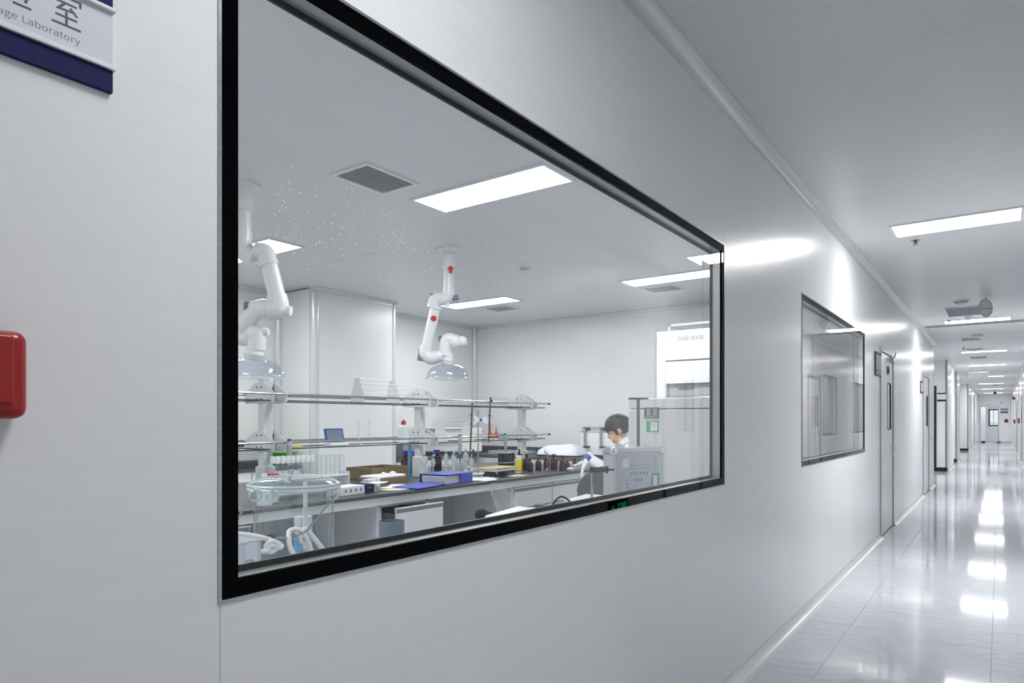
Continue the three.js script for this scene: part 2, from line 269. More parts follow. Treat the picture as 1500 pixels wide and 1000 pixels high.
// ---------------------------------------------------------------- lamps
function ceilingLamp(cx, cz, w, d, power, label, group, beam = 0) {
  const t = thing('ceiling_lamp', label, 'lamp', [cx, H, cz], 0, group), f = 0.022;
  part(t, 'frame', [span(-w / 2 - f, w / 2 + f, -0.01, 0, d / 2, d / 2 + f), span(-w / 2 - f, w / 2 + f, -0.01, 0, -d / 2 - f, -d / 2), span(-w / 2 - f, -w / 2, -0.01, 0, -d / 2, d / 2), span(w / 2, w / 2 + f, -0.01, 0, -d / 2, d / 2)], M.whitePlastic);
  part(t, 'light_diffuser', span(-w / 2, w / 2, -0.007, -0.001, -d / 2, d / 2), M.glow);
  const l = new THREE.RectAreaLight(LIGHT_COLOR, power, w, d); l.position.set(cx, H - 0.012, cz); l.rotation.x = -Math.PI / 2; scene.add(l);
  if (beam) {                                       // the prismatic cover sends most of the light downwards
    const s = new THREE.SpotLight(LIGHT_COLOR, beam, 0, 1.12, 1, 2); s.position.set(cx, H - 0.06, cz); s.target.position.set(cx, 0, cz); s.castShadow = true; s.shadow.radius = 6; scene.add(s, s.target);
  }
}
[[-0.85, 'bright flat panel lamp in the corridor ceiling at the viewer'], [-6.09, 'bright flat panel lamp nearest the second window in the corridor ceiling'], [-12.2, 'flat panel lamp beside the ceiling slot and grey air grille'], [-17.75, 'flat panel lamp between two ceiling grilles past the slot'], [-22.2, 'flat panel lamp just above the hanging exit sign'], [-27.9, 'first flat panel lamp past the hanging exit sign'], [-33.5, 'second flat panel lamp past the hanging exit sign'], [-39.1, 'flat panel lamp behind the pole of the ceiling camera'], [-45.0, 'last flat panel lamp before the end wall']].forEach(([z, l]) => ceilingLamp(0.775, z, 0.8, 0.36, z > -2 ? CORRIDOR_LIGHT * 0.44 : CORRIDOR_LIGHT, l.replace(' nearest', ' close to'), 'corridor panel lamps', z > -2 ? CORRIDOR_BEAM * 0.24 : CORRIDOR_BEAM));
for (const [x, z, l] of [[-1.638, -3.44, 'large bright panel lamp in the lab ceiling beside the air grille'], [-1.72, -6.68, 'bright panel lamp in front of the fume hood'], [-4.35, -3.44, 'panel lamp partly behind the first extraction arm'], [-4.32, -6.66, 'panel lamp beside the second extraction arm'], [-1.638, -0.2, 'panel lamp over the near end of the laboratory'], [-4.35, -0.2, 'panel lamp over the near back corner of the laboratory']]) ceilingLamp(x, z, 1.05, 0.32, LAB_LIGHT, l, 'laboratory panel lamps');
for (const [x, z, l] of [[-1.3, -17.8, 'panel lamp inside the first side opening'], [-1.3, -30.2, 'panel lamp inside the last side opening'], [-1.3, -23.65, 'panel lamp inside the narrow side opening'], [0.8, -49.4, 'panel lamp in the room beyond the end doorway']]) ceilingLamp(x, z, 0.8, 0.36, CORRIDOR_LIGHT * 1.35, l, 'panel lamps off the corridor');

// ---------------------------------------------------------------- corridor fittings
// name plate by the window
{
  const t = thing('name_plate', 'white and navy laboratory name plate with dark characters above the red call point', 'sign', [0, 0, 0]);
  const zr = -0.4445, zl = 0.12;
  part(t, 'band', span(0, 0.008, 1.755, 1.79, zr, zl, 0.001), M.navy, 'navy lower band'); part(t, 'band', span(0, 0.008, 1.874, 1.93, zr, zl, 0.001), M.navy, 'navy upper band');
  part(t, 'rail', span(0, 0.0125, 1.787, 1.7935, zr - 0.003, zl, 0.001), M.white); part(t, 'rail', span(0, 0.0125, 1.8715, 1.877, zr - 0.003, zl, 0.001), M.white);
  const L = zl - zr, hh = 0.079, m = printed(2048, 288, (g, w, h) => {
    g.fillStyle = '#d4d8e2'; g.fillRect(0, 0, w, h); const px = w / L, X = z => (zl - z) * px, Y = y => (1.872 - y) / hh * h;
    g.strokeStyle = '#3d3d55'; g.lineCap = 'butt'; g.lineWidth = 12;
    const glyph = (z0, s, strokes) => strokes.forEach(q => { g.beginPath(); q.forEach(([a, b], i) => { const x = X(z0) + a * s, y = Y(1.871) + b * s * 1.28; i ? g.lineTo(x, y) : g.moveTo(x, y); }); g.stroke(); });
    const s = 136;
    glyph(-0.366, s, [[[0.5, 0], [0.5, 0.12]], [[0.04, 0.3], [0.04, 0.14], [0.96, 0.14], [0.96, 0.3]], [[0.16, 0.32], [0.84, 0.32]], [[0.46, 0.32], [0.24, 0.53], [0.8, 0.5]], [[0.62, 0.41], [0.86, 0.6]], [[0.14, 0.72], [0.86, 0.72]], [[0.5, 0.56], [0.5, 0.95]], [[0.02, 0.96], [0.98, 0.96]]]);
    glyph(-0.3065, s, [[[0.03, 0.08], [0.32, 0.08], [0.27, 0.45], [0.02, 0.45]], [[0.08, 0.08], [0.05, 0.45]], [[0.27, 0.45], [0.36, 0.5], [0.31, 0.88], [0.2, 0.86]], [[0, 0.74], [0.24, 0.66]], [[0.68, 0], [0.42, 0.34]], [[0.68, 0], [0.98, 0.32]], [[0.54, 0.36], [0.84, 0.36]], [[0.5, 0.52], [0.56, 0.78]], [[0.68, 0.48], [0.73, 0.76]], [[0.92, 0.48], [0.8, 0.82]], [[0.42, 0.93], [0.98, 0.93]]]);
    g.fillStyle = '#6a6c80'; g.font = '47px sans-serif'; g.textBaseline = 'alphabetic'; const x0 = X(-0.3055), x1 = X(-0.402), tx = 'age Laboratory', wd = g.measureText(tx).width;
    g.save(); g.translate(x0, Y(1.8055)); g.scale((x1 - x0) / wd, 1); g.fillText(tx, 0, 0); g.restore();
  }, 0.35);
  part(t, 'plate', [span(0, 0.006, 1.7935, 1.8715, zr, zl)], M.white);
  part(t, 'lettering', at(new THREE.PlaneGeometry(L, hh), 0.0066, 1.8325, (zl + zr) / 2, 0, Math.PI / 2, 0), m, 'dark grey characters over small Latin lettering');
}
{ // red manual call point
  const t = thing('fire_call_point', 'red plastic fire alarm call point on the panel wall', 'fire alarm', [0, 1.338, -0.2745]);
  part(t, 'housing', rbox(0.04, 0.112, 0.112, 0.014, 0.02, 0, 0), M.red);
  part(t, 'cover', rbox(0.008, 0.088, 0.078, 0.004, 0.041, 0.006, 0), M.red); part(t, 'window_panel', rbox(0.003, 0.066, 0.05, 0.002, 0.0455, 0.008, 0.012), M.charcoal);
  part(t, 'key_slot', rbox(0.006, 0.006, 0.045, 0.002, 0.0395, -0.045, 0.01), M.black);
}
// green exit sign low on the opposite wall
{
  const t = thing('exit_sign', 'low green-lit arrow exit sign on the opposite wall', 'sign', [WR, 0.525, -5.21], -Math.PI / 2);
  part(t, 'housing', rbox(0.34, 0.14, 0.018, 0.003, 0, 0, 0.009), M.black);
  const B = (x, y, w, h, r = 0) => at(new THREE.BoxGeometry(w, h, 0.002), x, y, 0.0195, 0, 0, r), C = (x, ...q) => B(x - 0.13, ...q);
  part(t, 'light_arrow', [B(0.1, 0, 0.07, 0.008), B(0.122, 0.012, 0.035, 0.008, -0.7), B(0.122, -0.012, 0.035, 0.008, 0.7)], M.signGlow, 'green glowing arrow'); part(t, 'light_character', [C(0.03, 0, 0.006, 0.1), C(0.005, 0.02, 0.006, 0.05), C(0.055, 0.02, 0.006, 0.05), C(0.03, 0, 0.055, 0.006), C(-0.002, -0.03, 0.006, 0.045), C(0.062, -0.03, 0.006, 0.045), C(0.03, -0.049, 0.07, 0.006)], M.signGlow); part(t, 'light_character', [C(0.085, 0, 0.006, 0.075), C(0.14, 0, 0.006, 0.075), C(0.112, 0.034, 0.06, 0.006), C(0.112, -0.034, 0.06, 0.006)], M.signGlow);
}
// hanging exit sign, cameras, detectors, sprinklers, grilles
{
  const t = thing('hanging_exit_sign', 'white lit exit sign box hung below the corridor lamps', 'sign', [0.59, 2.5, -22.0]);
  part(t, 'housing', rbox(0.44, 0.16, 0.03, 0.006), M.whitePlastic); for (const x of [-0.15, 0.15]) part(t, 'hanger', rod([x, 0.08, 0], [x, 0.28, 0], 0.006), M.steel);
  part(t, 'light_face', at(new THREE.BoxGeometry(0.26, 0.12, 0.002), -0.06, 0, 0.016), printed(256, 128, (g, w, h) => { g.fillStyle = '#eef6f0'; g.fillRect(0, 0, w, h); g.strokeStyle = '#cfe0d4'; g.lineWidth = 5; g.strokeRect(30, 34, 60, 60); g.strokeRect(130, 34, 60, 60); }));
  part(t, 'indicator', ball(0.012, 0.07, -0.07, 0.016), M.black);
}
const sprinklerProto = (() => {
  const t = thing('sprinkler', 'small chrome sprinkler head in the corridor ceiling', 'sprinkler', [0.483, H, -6.5], 0, 'corridor sprinkler heads');
  part(t, 'escutcheon', cyl(0.012, 0.036, 0.008, 0, -0.004, 0), M.steel); part(t, 'frame', [rod([0, -0.008, 0], [0, -0.02, 0], 0.012), rod([-0.012, -0.018, 0], [-0.004, -0.05, 0], 0.004), rod([0.012, -0.018, 0], [0.004, -0.05, 0], 0.004)], M.darkSteel);
  part(t, 'deflector', cyl(0.014, 0.014, 0.003, 0, -0.052, 0), M.steel); return t;
})();
for (const [x, z] of [[0.436, -12.0], [0.445, -16.66]]) dup(sprinklerProto, [x, H, z]);
function detector(x, z, r, label) {
  const t = thing('smoke_detector', label, 'detector', [x, H, z]);
  part(t, 'base', cyl(r, r, 0.014, 0, -0.007, 0, 0, 0, 0, 32), M.whitePlastic); part(t, 'sensor', lathe([[0.001, -0.055], [r * 0.45, -0.053], [r * 0.6, -0.04], [r * 0.8, -0.03], [r * 0.85, -0.014], [0.001, -0.014]]), M.whitePlastic); return t;
}
detector(0.66, -10.15, 0.085, 'flat white disc detector in front of the grey ceiling grille'); detector(0.69, -11.72, 0.05, 'white smoke detector beside the lamp with the ceiling slot'); detector(0.73, -14.3, 0.1, 'round white detector past the ceiling slot'); detector(-2.748, -5.418, 0.055, 'small round detector on the laboratory ceiling');
{ const t = thing('round_disc', 'white round disc hanging on edge from the corridor ceiling beside the grey grille', 'disc', [0.914, H, -10.05], 0.93); part(t, 'disc', cyl(0.108, 0.108, 0.006, 0, -0.125, 0, Math.PI / 2, 0, 0, 40), M.whitePlastic); part(t, 'rim', at(new THREE.TorusGeometry(0.108, 0.005, 8, 40), 0, -0.125, 0), M.aluminium); part(t, 'band', rbox(0.17, 0.008, 0.012, 0.003, 0, -0.13, 0.004), M.midGrey); part(t, 'hanger', rod([0, 0, 0], [0, -0.02, 0], 0.008), M.steel); }
function grille(x, z, w, d, n, label, slatMat = M.white) {
  const t = thing('air_grille', label, 'vent', [x, H, z]), f = 0.025, lab = x < 0;
  part(t, 'frame', [span(-w / 2, w / 2, -0.01, 0, d / 2 - f, d / 2, 0.002), span(-w / 2, w / 2, -0.01, 0, -d / 2, -d / 2 + f, 0.002), span(-w / 2, -w / 2 + f, -0.01, 0, -d / 2 + f, d / 2 - f, 0.002), span(w / 2 - f, w / 2, -0.01, 0, -d / 2 + f, d / 2 - f, 0.002)], M.whitePlastic);
  part(t, 'backing', span(-w / 2 + f, w / 2 - f, -0.0015, -0.0005, -d / 2 + f, d / 2 - f), M.midGrey);
  const g = new THREE.BoxGeometry(0.0022, 0.011, d - 2 * f).rotateZ(0.75); for (let i = 0; i < n; i++) part(t, 'slat', g, slatMat).position.set(-w / 2 + f + (w - 2 * f) * (i + 0.5) / n, -0.006, 0);
  return t;
}
grille(-2.09, -2.865, 0.335, 0.44, 13, 'slatted white air grille in the lab ceiling beside the large lamp'); grille(-4.35, -7.16, 0.4, 0.35, 14, 'slatted air grille in the lab ceiling behind the second extraction arm'); grille(-2.05, -7.17, 0.4, 0.35, 14, 'slatted air grille in the lab ceiling above the fume hood front');
grille(0.645, -11.1, 0.42, 0.9, 16, 'grey slatted air grille before the ceiling slot', M.slate); grille(0.62, -14.95, 0.32, 0.5, 10, 'pale slatted air grille past the ceiling slot'); grille(0.645, -19.4, 0.36, 0.6, 12, 'grey slatted air grille past the third corridor lamp', M.slate); grille(0.62, -17.1, 0.32, 0.4, 10, 'pale slatted air grille just before the third corridor lamp');
{ const t = thing('ceiling_slot', 'long narrow linear diffuser slot across the corridor ceiling', 'vent', [0.8, H, -12.62]); part(t, 'frame', [span(-0.72, 0.72, -0.012, 0, -0.09, -0.06), span(-0.72, 0.72, -0.012, 0, 0.06, 0.09), span(-0.72, -0.69, -0.012, 0, -0.06, 0.06), span(0.69, 0.72, -0.012, 0, -0.06, 0.06)], M.aluminium); part(t, 'slot', span(-0.69, 0.69, -0.004, -0.001, -0.06, 0.06), M.midGrey); }
{ const t = thing('ceiling_camera', 'small dark dome camera hung from the corridor ceiling on a pole', 'camera', [0.9, H, -34.5]); part(t, 'pole', rod([0, 0, 0], [0, -0.32, 0], 0.012), M.steel); part(t, 'mount', cyl(0.12, 0.12, 0.02, 0, -0.05, 0), M.midGrey); part(t, 'dome', ball(0.06, 0, -0.36, 0), M.black); }
// small plates on the walls further down
{ const t = thing('door_plate', 'small framed grey name plate beside the first steel door', 'sign', [0, 1.875, -8.04]); part(t, 'frame', rbox(0.012, 0.25, 0.4, 0.003, 0.006, 0, 0), M.charcoal); part(t, 'face', span(0.012, 0.0135, -0.06, 0.1, -0.18, 0.18), M.greyPanel); part(t, 'band', span(0.012, 0.0137, -0.115, -0.065, -0.19, 0.19), M.slate); }
{ const t = thing('door_plate', 'dark-framed plate beside the second steel door', 'sign', [0, 1.83, -12.95]); part(t, 'frame', rbox(0.012, 0.2, 0.34, 0.003, 0.006, 0, 0), M.charcoal); part(t, 'face', span(0.012, 0.0135, -0.07, 0.07, -0.15, 0.15), M.offWhite); }
{ const t = thing('striped_plate', 'white name plate with two navy bands facing down the corridor', 'sign', [-0.125, 1.86, -19.95]); part(t, 'plate', rbox(0.19, 0.2, 0.008, 0.002, 0, 0, 0.004), M.white); part(t, 'band', rbox(0.19, 0.03, 0.01, 0.002, 0, 0.095, 0.006), M.navy); part(t, 'band', rbox(0.19, 0.045, 0.01, 0.002, 0, -0.08, 0.006), M.navy); }
{ const t = thing('striped_plate', 'name plate with navy bands on the end wall beside the doorway', 'sign', [1.27, 1.83, -47.2]); part(t, 'plate', rbox(0.36, 0.26, 0.01, 0.002, 0, 0, 0.005), M.greyPanel); part(t, 'band', rbox(0.36, 0.06, 0.012, 0.002, 0, 0.1, 0.007), M.slate); part(t, 'band', rbox(0.36, 0.06, 0.012, 0.002, 0, -0.1, 0.007), M.navy); }
{ const t = thing('end_sign', 'white lamp box above the end doorway', 'sign', [0.5, 2.3, -47.2]); part(t, 'housing', rbox(0.5, 0.17, 0.05, 0.01, 0, 0, 0.025), M.whitePlastic); part(t, 'indicator', ball(0.02, 0, -0.1, 0.03), M.charcoal); }
{ const t = thing('fire_call_point', 'red call point on the end wall beside the doorway', 'fire alarm', [1.36, 1.26, -47.2]); part(t, 'housing', rbox(0.17, 0.19, 0.05, 0.02, 0, 0, 0.025), M.red); part(t, 'cover', rbox(0.09, 0.1, 0.01, 0.004, 0, 0, 0.052), M.charcoal); }
for (const [z, y, l] of [[-29.2, 1.27, 'large red hose alarm box on the opposite wall'], [-37.6, 1.23, 'small red call point on the opposite wall beyond the alarm box'], [-30.0, 1.4, 'red call point on the opposite wall before the far door']].slice(0, 2)) { const t = thing('wall_alarm', l, 'fire alarm', [WR, y, z], -Math.PI / 2); part(t, 'housing', rbox(0.17, 0.19, 0.05, 0.02, 0, 0, 0.025), M.red); part(t, 'cover', rbox(0.09, 0.1, 0.01, 0.004, 0, 0, 0.052), M.charcoal); }
{ const t = thing('alarm_beacon', 'red cone alarm beacon high on the opposite wall', 'fire alarm', [WR - 0.06, 2.28, -37.6]); part(t, 'beacon', lathe([[0.001, 0.1], [0.03, 0.07], [0.06, -0.06], [0.001, -0.06]]), M.redBright); part(t, 'bracket', rbox(0.06, 0.1, 0.1, 0.01, 0.03, -0.02, 0), M.red); }
{ const t = thing('alarm_beacon', 'small red lamp above the end wall call point', 'fire alarm', [1.14, 2.27, -47.17]); part(t, 'beacon', ball(0.035), M.redBright); part(t, 'bracket', rbox(0.07, 0.07, 0.03, 0.005, 0, 0, -0.015), M.whitePlastic); }

// ---------------------------------------------------------------- island bench
const BY = 0.81, BX0 = -2.13, BX1 = -3.58, BZ0 = 0.6, BZ1 = -6.05;
{
  const t = thing('worktop', 'dark grey resin worktop of the island bench', 'worktop', [0, 0, 0]); part(t, 'slab', span(BX1, BX0, BY - 0.022, BY, BZ1, BZ0, 0.004), M.worktop);
  part(t, 'apron', span(BX1 + 0.03, BX0 - 0.012, BY - 0.075, BY - 0.022, BZ1 + 0.02, BZ0 - 0.02, 0.003), M.powder, 'pale grey steel apron');
}
function cabinet(z0, z1, label, opts = {}) {          // front faces +x
  const t = thing('bench_cabinet', label, 'cabinet', [BX0 - 0.02, 0, (z0 + z1) / 2]), w = Math.abs(z1 - z0), d = 0.6, y1 = BY - 0.076, h = w / 2;
  part(t, 'body', [span(-d, -0.02, 0.1, y1, -h, -h + 0.02), span(-d, -0.02, 0.1, y1, h - 0.02, h), span(-d, -d + 0.02, 0.1, y1, -h, h), span(-d, -0.02, 0.1, 0.12, -h, h), span(-d, -0.02, y1 - 0.015, y1, -h, h)], M.powder);
  part(t, 'plinth', span(-d, -0.06, 0, 0.1, -h, h), M.greyPanel);
  const cols = opts.cols || 1;
  for (let c = 0; c < cols; c++) {
    const a = -h + 0.006 + (w - 0.012) * c / cols, b = -h + 0.006 + (w - 0.012) * (c + 1) / cols - 0.006, pull = opts.open ? 0.13 : 0;
    const front = (y0, yt, p, nm) => {
      const lip = 0.028, f = part(t, nm, [span(-0.02 + p, p, y0, yt - lip - 0.012, a, b, 0.003), span(-0.02 + p, -0.008 + p, yt - lip - 0.012, yt - 0.006, a, b)], M.powder);
      part(f, 'pull', [span(-0.006 + p, 0.003 + p, yt - 0.012, yt - 0.003, a, b, 0.002)], M.whitePlastic); part(f, 'pull_recess', span(-0.0082 + p, -0.0075 + p, yt - 0.04, yt - 0.012, a + 0.004, b - 0.004), M.midGrey);
      if (p) part(f, 'drawer_box', [span(-0.4 + p, -0.02 + p, y0 + 0.02, yt - 0.05, a + 0.02, a + 0.03), span(-0.4 + p, -0.02 + p, y0 + 0.02, yt - 0.05, b - 0.03, b - 0.02), span(-0.4 + p, -0.02 + p, y0 + 0.02, y0 + 0.03, a + 0.02, b - 0.02)], M.darkGrey);
    };
    front(0.555, y1 - 0.004, pull, 'drawer'); front(opts.drawers ? 0.33 : 0.11, 0.55, 0, opts.drawers ? 'drawer' : 'door'); if (opts.drawers) front(0.11, 0.325, 0, 'drawer');
  }
  return t;
}
cabinet(-1.35, -2.05, 'grey steel drawer cabinet seen behind the glass jar', { drawers: true });
cabinet(-2.97, -3.42, 'grey steel cabinet with its top drawer pulled open', { open: true });
cabinet(-4.42, -5.0, 'grey steel cabinet beside the knee space with closed drawers', { cols: 1, drawers: true }); cabinet(-5.0, -5.95, 'wide grey steel drawer cabinet at the end of the bench', { cols: 2, drawers: true });
{ const t = thing('modesty_panel', 'grey steel panels closing the knee spaces under the bench', 'panel', [-2.78, 0, 0]); for (const [a, b] of [[-2.06, -2.5], [-2.5, -2.96], [-3.43, -3.95], [-3.95, -4.41]]) part(t, 'panel', span(-0.02, 0, 0.05, BY - 0.08, b, a, 0.002), M.greyPanel); part(t, 'post', span(-0.03, 0.62, 0.02, BY - 0.08, -4.42, -4.395), M.powder); part(t, 'post', span(-0.03, 0.62, 0.02, BY - 0.08, -2.965, -2.94), M.powder); }

// reagent rack
const RX = -2.85, S1 = 1.107, S2 = 1.42;
{
  const t = thing('reagent_rack', 'grey steel rack with two glass shelves standing on the island bench', 'rack', [RX, 0, 0]);
  for (const z of [-1.16, -2.6, -4.05, -5.52]) {
    part(t, 'post', [span(-0.032, 0.032, BY, 1.555, z - 0.036, z + 0.036, 0.006), span(0.032, 0.034, BY + 0.2, 1.55, z - 0.003, z + 0.003)], M.powder);
    part(t, 'post_base', span(-0.05, 0.05, BY, BY + 0.17, z - 0.045, z + 0.045, 0.008), M.powder);
    for (const y of [S1, S2]) for (const s of [-1, 1]) {
      const b = part(t, 'bracket', at(shape([[-0.155, -0.03], [0.155, -0.03], [0.165, 0.035], [0.15, 0.045], [0.045, 0.105], [-0.045, 0.105], [-0.15, 0.045], [-0.165, 0.035]], 0.004), 0, y, z + s * 0.046 - 0.002), M.powder);
      const g = []; for (const x of [-0.025, 0.025]) for (const v of [0.075, 0]) g.push(cyl(0.006, 0.006, 0.003, x, y + v, z + s * 0.046 + 0.0035, Math.PI / 2, 0, 0, 8)); part(b, 'screw', g, M.darkGrey);
    }
  }
  for (const y of [S1, S2]) {
    for (const [a, b] of [[-1.22, -2.535], [-2.665, -3.985], [-4.115, -5.455], [-5.585, -5.72]].slice(0, 4)) {
      const sh = part(t, 'glass_shelf', at(new THREE.PlaneGeometry(0.3, a - b), 0, y - 0.012, (a + b) / 2, -Math.PI / 2, 0, 0), M.shelfGlass);
      part(sh, 'shelf_edge', [span(0.149, 0.151, y - 0.016, y - 0.008, b, a), span(-0.151, -0.149, y - 0.016, y - 0.008, b, a), span(-0.15, 0.15, y - 0.016, y - 0.008, b, b + 0.002)], M.glassEdge, 'dark green polished glass edge');
    }
    for (const s of [-1, 1]) { part(t, 'rail', rod([s * 0.152, y + 0.03, -1.1], [s * 0.152, y + 0.03, -5.78], 0.0075, 0.0075, 10), M.steel); part(t, 'rail_cap', rod([s * 0.152, y + 0.03, -5.775], [s * 0.152, y + 0.03, -5.8], 0.011), M.black); }
  }
}

// ---------------------------------------------------------------- extraction arms (built in the plane across the view, turned with it)
function hoodDome(R, h, y) { const p = []; for (let i = 0; i <= 10; i++) { const a = i / 10 * Math.PI / 2; p.push([0.055 + (R - 0.055) * Math.sin(a), y - h * (1 - Math.cos(a))]); } return p; }
function armKnob(parent, a, b, r) { const k = part(parent, 'knob', rod(a, b, r, r * 0.95, 18), M.slate); return k; }
function extractionArm(o, P, label) {
  const t = thing('extraction_arm', label, 'extraction arm', o, YAW, 'ceiling extraction arms');
  part(t, 'ceiling_flange', [cyl(0.115, 0.115, 0.012, 0, -0.006, 0, 0, 0, 0, 32), cyl(0.062, 0.075, 0.03, 0, -0.025, 0)], M.whitePlastic);
  P(t); return t;
}
const seg = (t, name, a, b, r, m = M.whitePlastic) => part(t, name, rod(a, b, r, r, 28), m);
const ringAt = (t, a, b, r) => part(t, 'collar', rod(a, b, r, r, 28), M.whitePlastic);
const elbowT = (t, pts, r) => part(t, 'elbow', tube(pts, r, 24, 24), M.whitePlastic);
extractionArm([-2.857, H, -4.424], t => {
  const k = 0.00597, q = (x, y, z = 0) => [(x - 657) * k, (365 - y) * k, z];
  seg(t, 'duct', q(657, 372), q(656, 395), 0.056); seg(t, 'duct', q(656, 395), q(656, 428), 0.047); ringAt(t, q(656, 393), q(656, 396), 0.058); ringAt(t, q(656, 412), q(656, 414.5), 0.05);
  elbowT(t, [q(656, 424), q(655.5, 432), q(650, 437), q(640, 438)], 0.054); armKnob(t, q(662, 437), q(671, 436), 0.024);
  elbowT(t, [q(645, 438), q(637, 439), q(634, 446), q(632.5, 452)], 0.055); part(t, 'side_cap', rod(q(635, 432, 0.0), q(629, 448, 0.0), 0.034, 0.03, 14), M.slate);
  ringAt(t, q(637, 449, 0), q(635.8, 453.5, 0), 0.057); ringAt(t, q(654, 426), q(654, 449), 0.02);
  seg(t, 'duct', q(636.5, 451), q(623.5, 510), 0.047); ringAt(t, q(625, 506), q(624, 510), 0.052); part(t, 'badge', at(cyl(0.026, 0.026, 0.003, 0, 0, 0, Math.PI / 2), ...q(635, 468, 0.047)), M.redBright, 'round red sticker');
  part(t, 'badge', at(shape([[-0.016, 0], [-0.03, 0.012], [0, 0.036], [0.03, 0.012], [0.016, 0], [0.016, -0.03], [-0.016, -0.03]], 0.003), ...q(660, 397, 0.055)), M.redBright, 'red arrow sticker');
  elbowT(t, [q(623.5, 508), q(622, 518), q(629, 525), q(640, 523)], 0.056); part(t, 'side_cap', rod(q(617, 512), q(614, 529), 0.03, 0.026, 14), M.slate);
  elbowT(t, [q(632, 524), q(642, 522), q(648, 516, -0.02), q(652, 510, -0.06)], 0.05); elbowT(t, [q(652, 510, -0.06), q(657, 500, -0.05), q(664, 501, -0.02), q(670, 501)], 0.05);
  part(t, 'joint_body', [ball(0.062, ...q(665, 501), 1, 1.05, 1), ball(0.05, ...q(676, 501))], M.whitePlastic); seg(t, 'duct', q(672, 500), q(679, 500), 0.03); armKnob(t, q(679, 500), q(683.5, 500), 0.024);
  elbowT(t, [q(664, 498), q(654, 498), q(651, 506), q(651, 520)], 0.054); part(t, 'side_cap', rod(q(646, 493), q(646, 516), 0.03, 0.012, 14), M.slate); ringAt(t, q(651, 518), q(651, 522), 0.056);
  seg(t, 'duct', q(655, 518), q(655, 532), 0.044); part(t, 'hood_collar', rod(q(655, 529), q(655, 535.5), 0.066, 0.05, 28), M.whitePlastic);
  part(t, 'hood', lathe(hoodDome(0.19, 0.118, 0), 48).translate(...q(655, 535)), M.dome, 'clear dome hood'); part(t, 'hood_rim', at(new THREE.TorusGeometry(0.194, 0.007, 10, 64), ...q(655, 555.5), Math.PI / 2, 0, 0), M.thickGlass);
}, 'white jointed extraction arm with red stickers over the bench');
extractionArm([-2.865, H, -2.44], t => {
  const k = 0.00437, q = (x, y, z = 0) => [(x - 357) * k, (275 - y) * k, z];
  seg(t, 'duct', q(357, 282), q(357, 312), 0.066); seg(t, 'duct', q(357, 312), q(357, 350), 0.055); ringAt(t, q(357, 309), q(357, 313), 0.068); ringAt(t, q(357, 341), q(357, 345), 0.059);
  elbowT(t, [q(357, 345), q(357, 362), q(364, 374), q(376, 380)], 0.062); elbowT(t, [q(378, 372), q(390, 374), q(394, 383), q(397, 393)], 0.058); ringAt(t, q(373, 379), q(377, 381), 0.064); ringAt(t, q(395.5, 387), q(397, 392), 0.06);
  seg(t, 'duct', q(396.5, 390), q(409, 440), 0.053); elbowT(t, [q(408, 436), q(411, 450), q(408, 457), q(398, 456)], 0.062); seg(t, 'duct', q(412, 456), q(429, 459), 0.031);
  part(t, 'joint_body', [ball(0.07, ...q(406, 456), 1.15, 0.95, 1), ball(0.066, ...q(388, 456), 1.3, 0.95, 1)], M.whitePlastic); ringAt(t, q(398.5, 456), q(401.5, 456.3), 0.068);
  seg(t, 'duct', q(385, 454), q(369, 452), 0.032); armKnob(t, q(369, 452), q(362, 452), 0.033);
  elbowT(t, [q(386, 457), q(376, 462), q(366, 472), q(356, 483)], 0.054); elbowT(t, [q(357, 482), q(352, 492), q(360, 499), q(370, 495)], 0.05);
  part(t, 'joint_body', ball(0.06, ...q(376, 493), 1, 1, 1), M.whitePlastic); seg(t, 'duct', q(380, 489), q(396, 489), 0.023); armKnob(t, q(352, 474), q(343, 474), 0.012);
  elbowT(t, [q(372, 488), q(378, 496), q(378.5, 506), q(377.5, 516)], 0.056); ringAt(t, q(350, 484), q(353, 488), 0.056); seg(t, 'duct', q(377.5, 508), q(376, 526), 0.052); part(t, 'hood_collar', rod(q(376, 523), q(375, 531), 0.073, 0.056, 28), M.whitePlastic);
  part(t, 'hood', at(lathe(hoodDome(0.19, 0.118, 0), 48), ...q(375, 529), 0.12, 0, -0.06), M.dome, 'clear dome hood'); part(t, 'hood_rim', at(new THREE.TorusGeometry(0.194, 0.007, 10, 64), ...q(373.5, 555.5), Math.PI / 2 + 0.12, -0.06, 0), M.thickGlass);
}, 'white jointed extraction arm partly hidden by the black window border');

// ---------------------------------------------------------------- things on the rack shelves
{ const t = thing('control_pad', 'blue-framed grey display pad standing on the lower glass shelf', 'device', [-2.86, S1 - 0.012, -3.19], Math.PI / 2 - 0.15);
  part(t, 'case', at(new RoundedBoxGeometry(0.155, 0.105, 0.012, 2, 0.005), 0, 0.075, -0.03, -0.3), M.blue); part(t, 'display_face', at(new THREE.BoxGeometry(0.13, 0.08, 0.002), 0, 0.077, -0.0225, -0.3), M.slate); part(t, 'foot', rbox(0.15, 0.02, 0.1, 0.006, 0, 0.011, 0), M.white); }
const flaskProto = (() => { const t = thing('volumetric_flask', 'clear long-necked volumetric flask on the lower glass shelf', 'flask', [-2.86, S1 - 0.012, -3.4], 0, 'volumetric flasks on the lower shelf');
  part(t, 'glass_body', lathe([[0.001, 0.002], [0.026, 0.003], [0.033, 0.018], [0.03, 0.036], [0.012, 0.056], [0.008, 0.065], [0.008, 0.175], [0.0105, 0.177]]), M.glass); part(t, 'stopper', lathe([[0.006, 0.165], [0.008, 0.18], [0.012, 0.186], [0.001, 0.196]], 12), M.thickGlass); return t; })(); dup(flaskProto, [-2.86, S1 - 0.012, -3.505]);
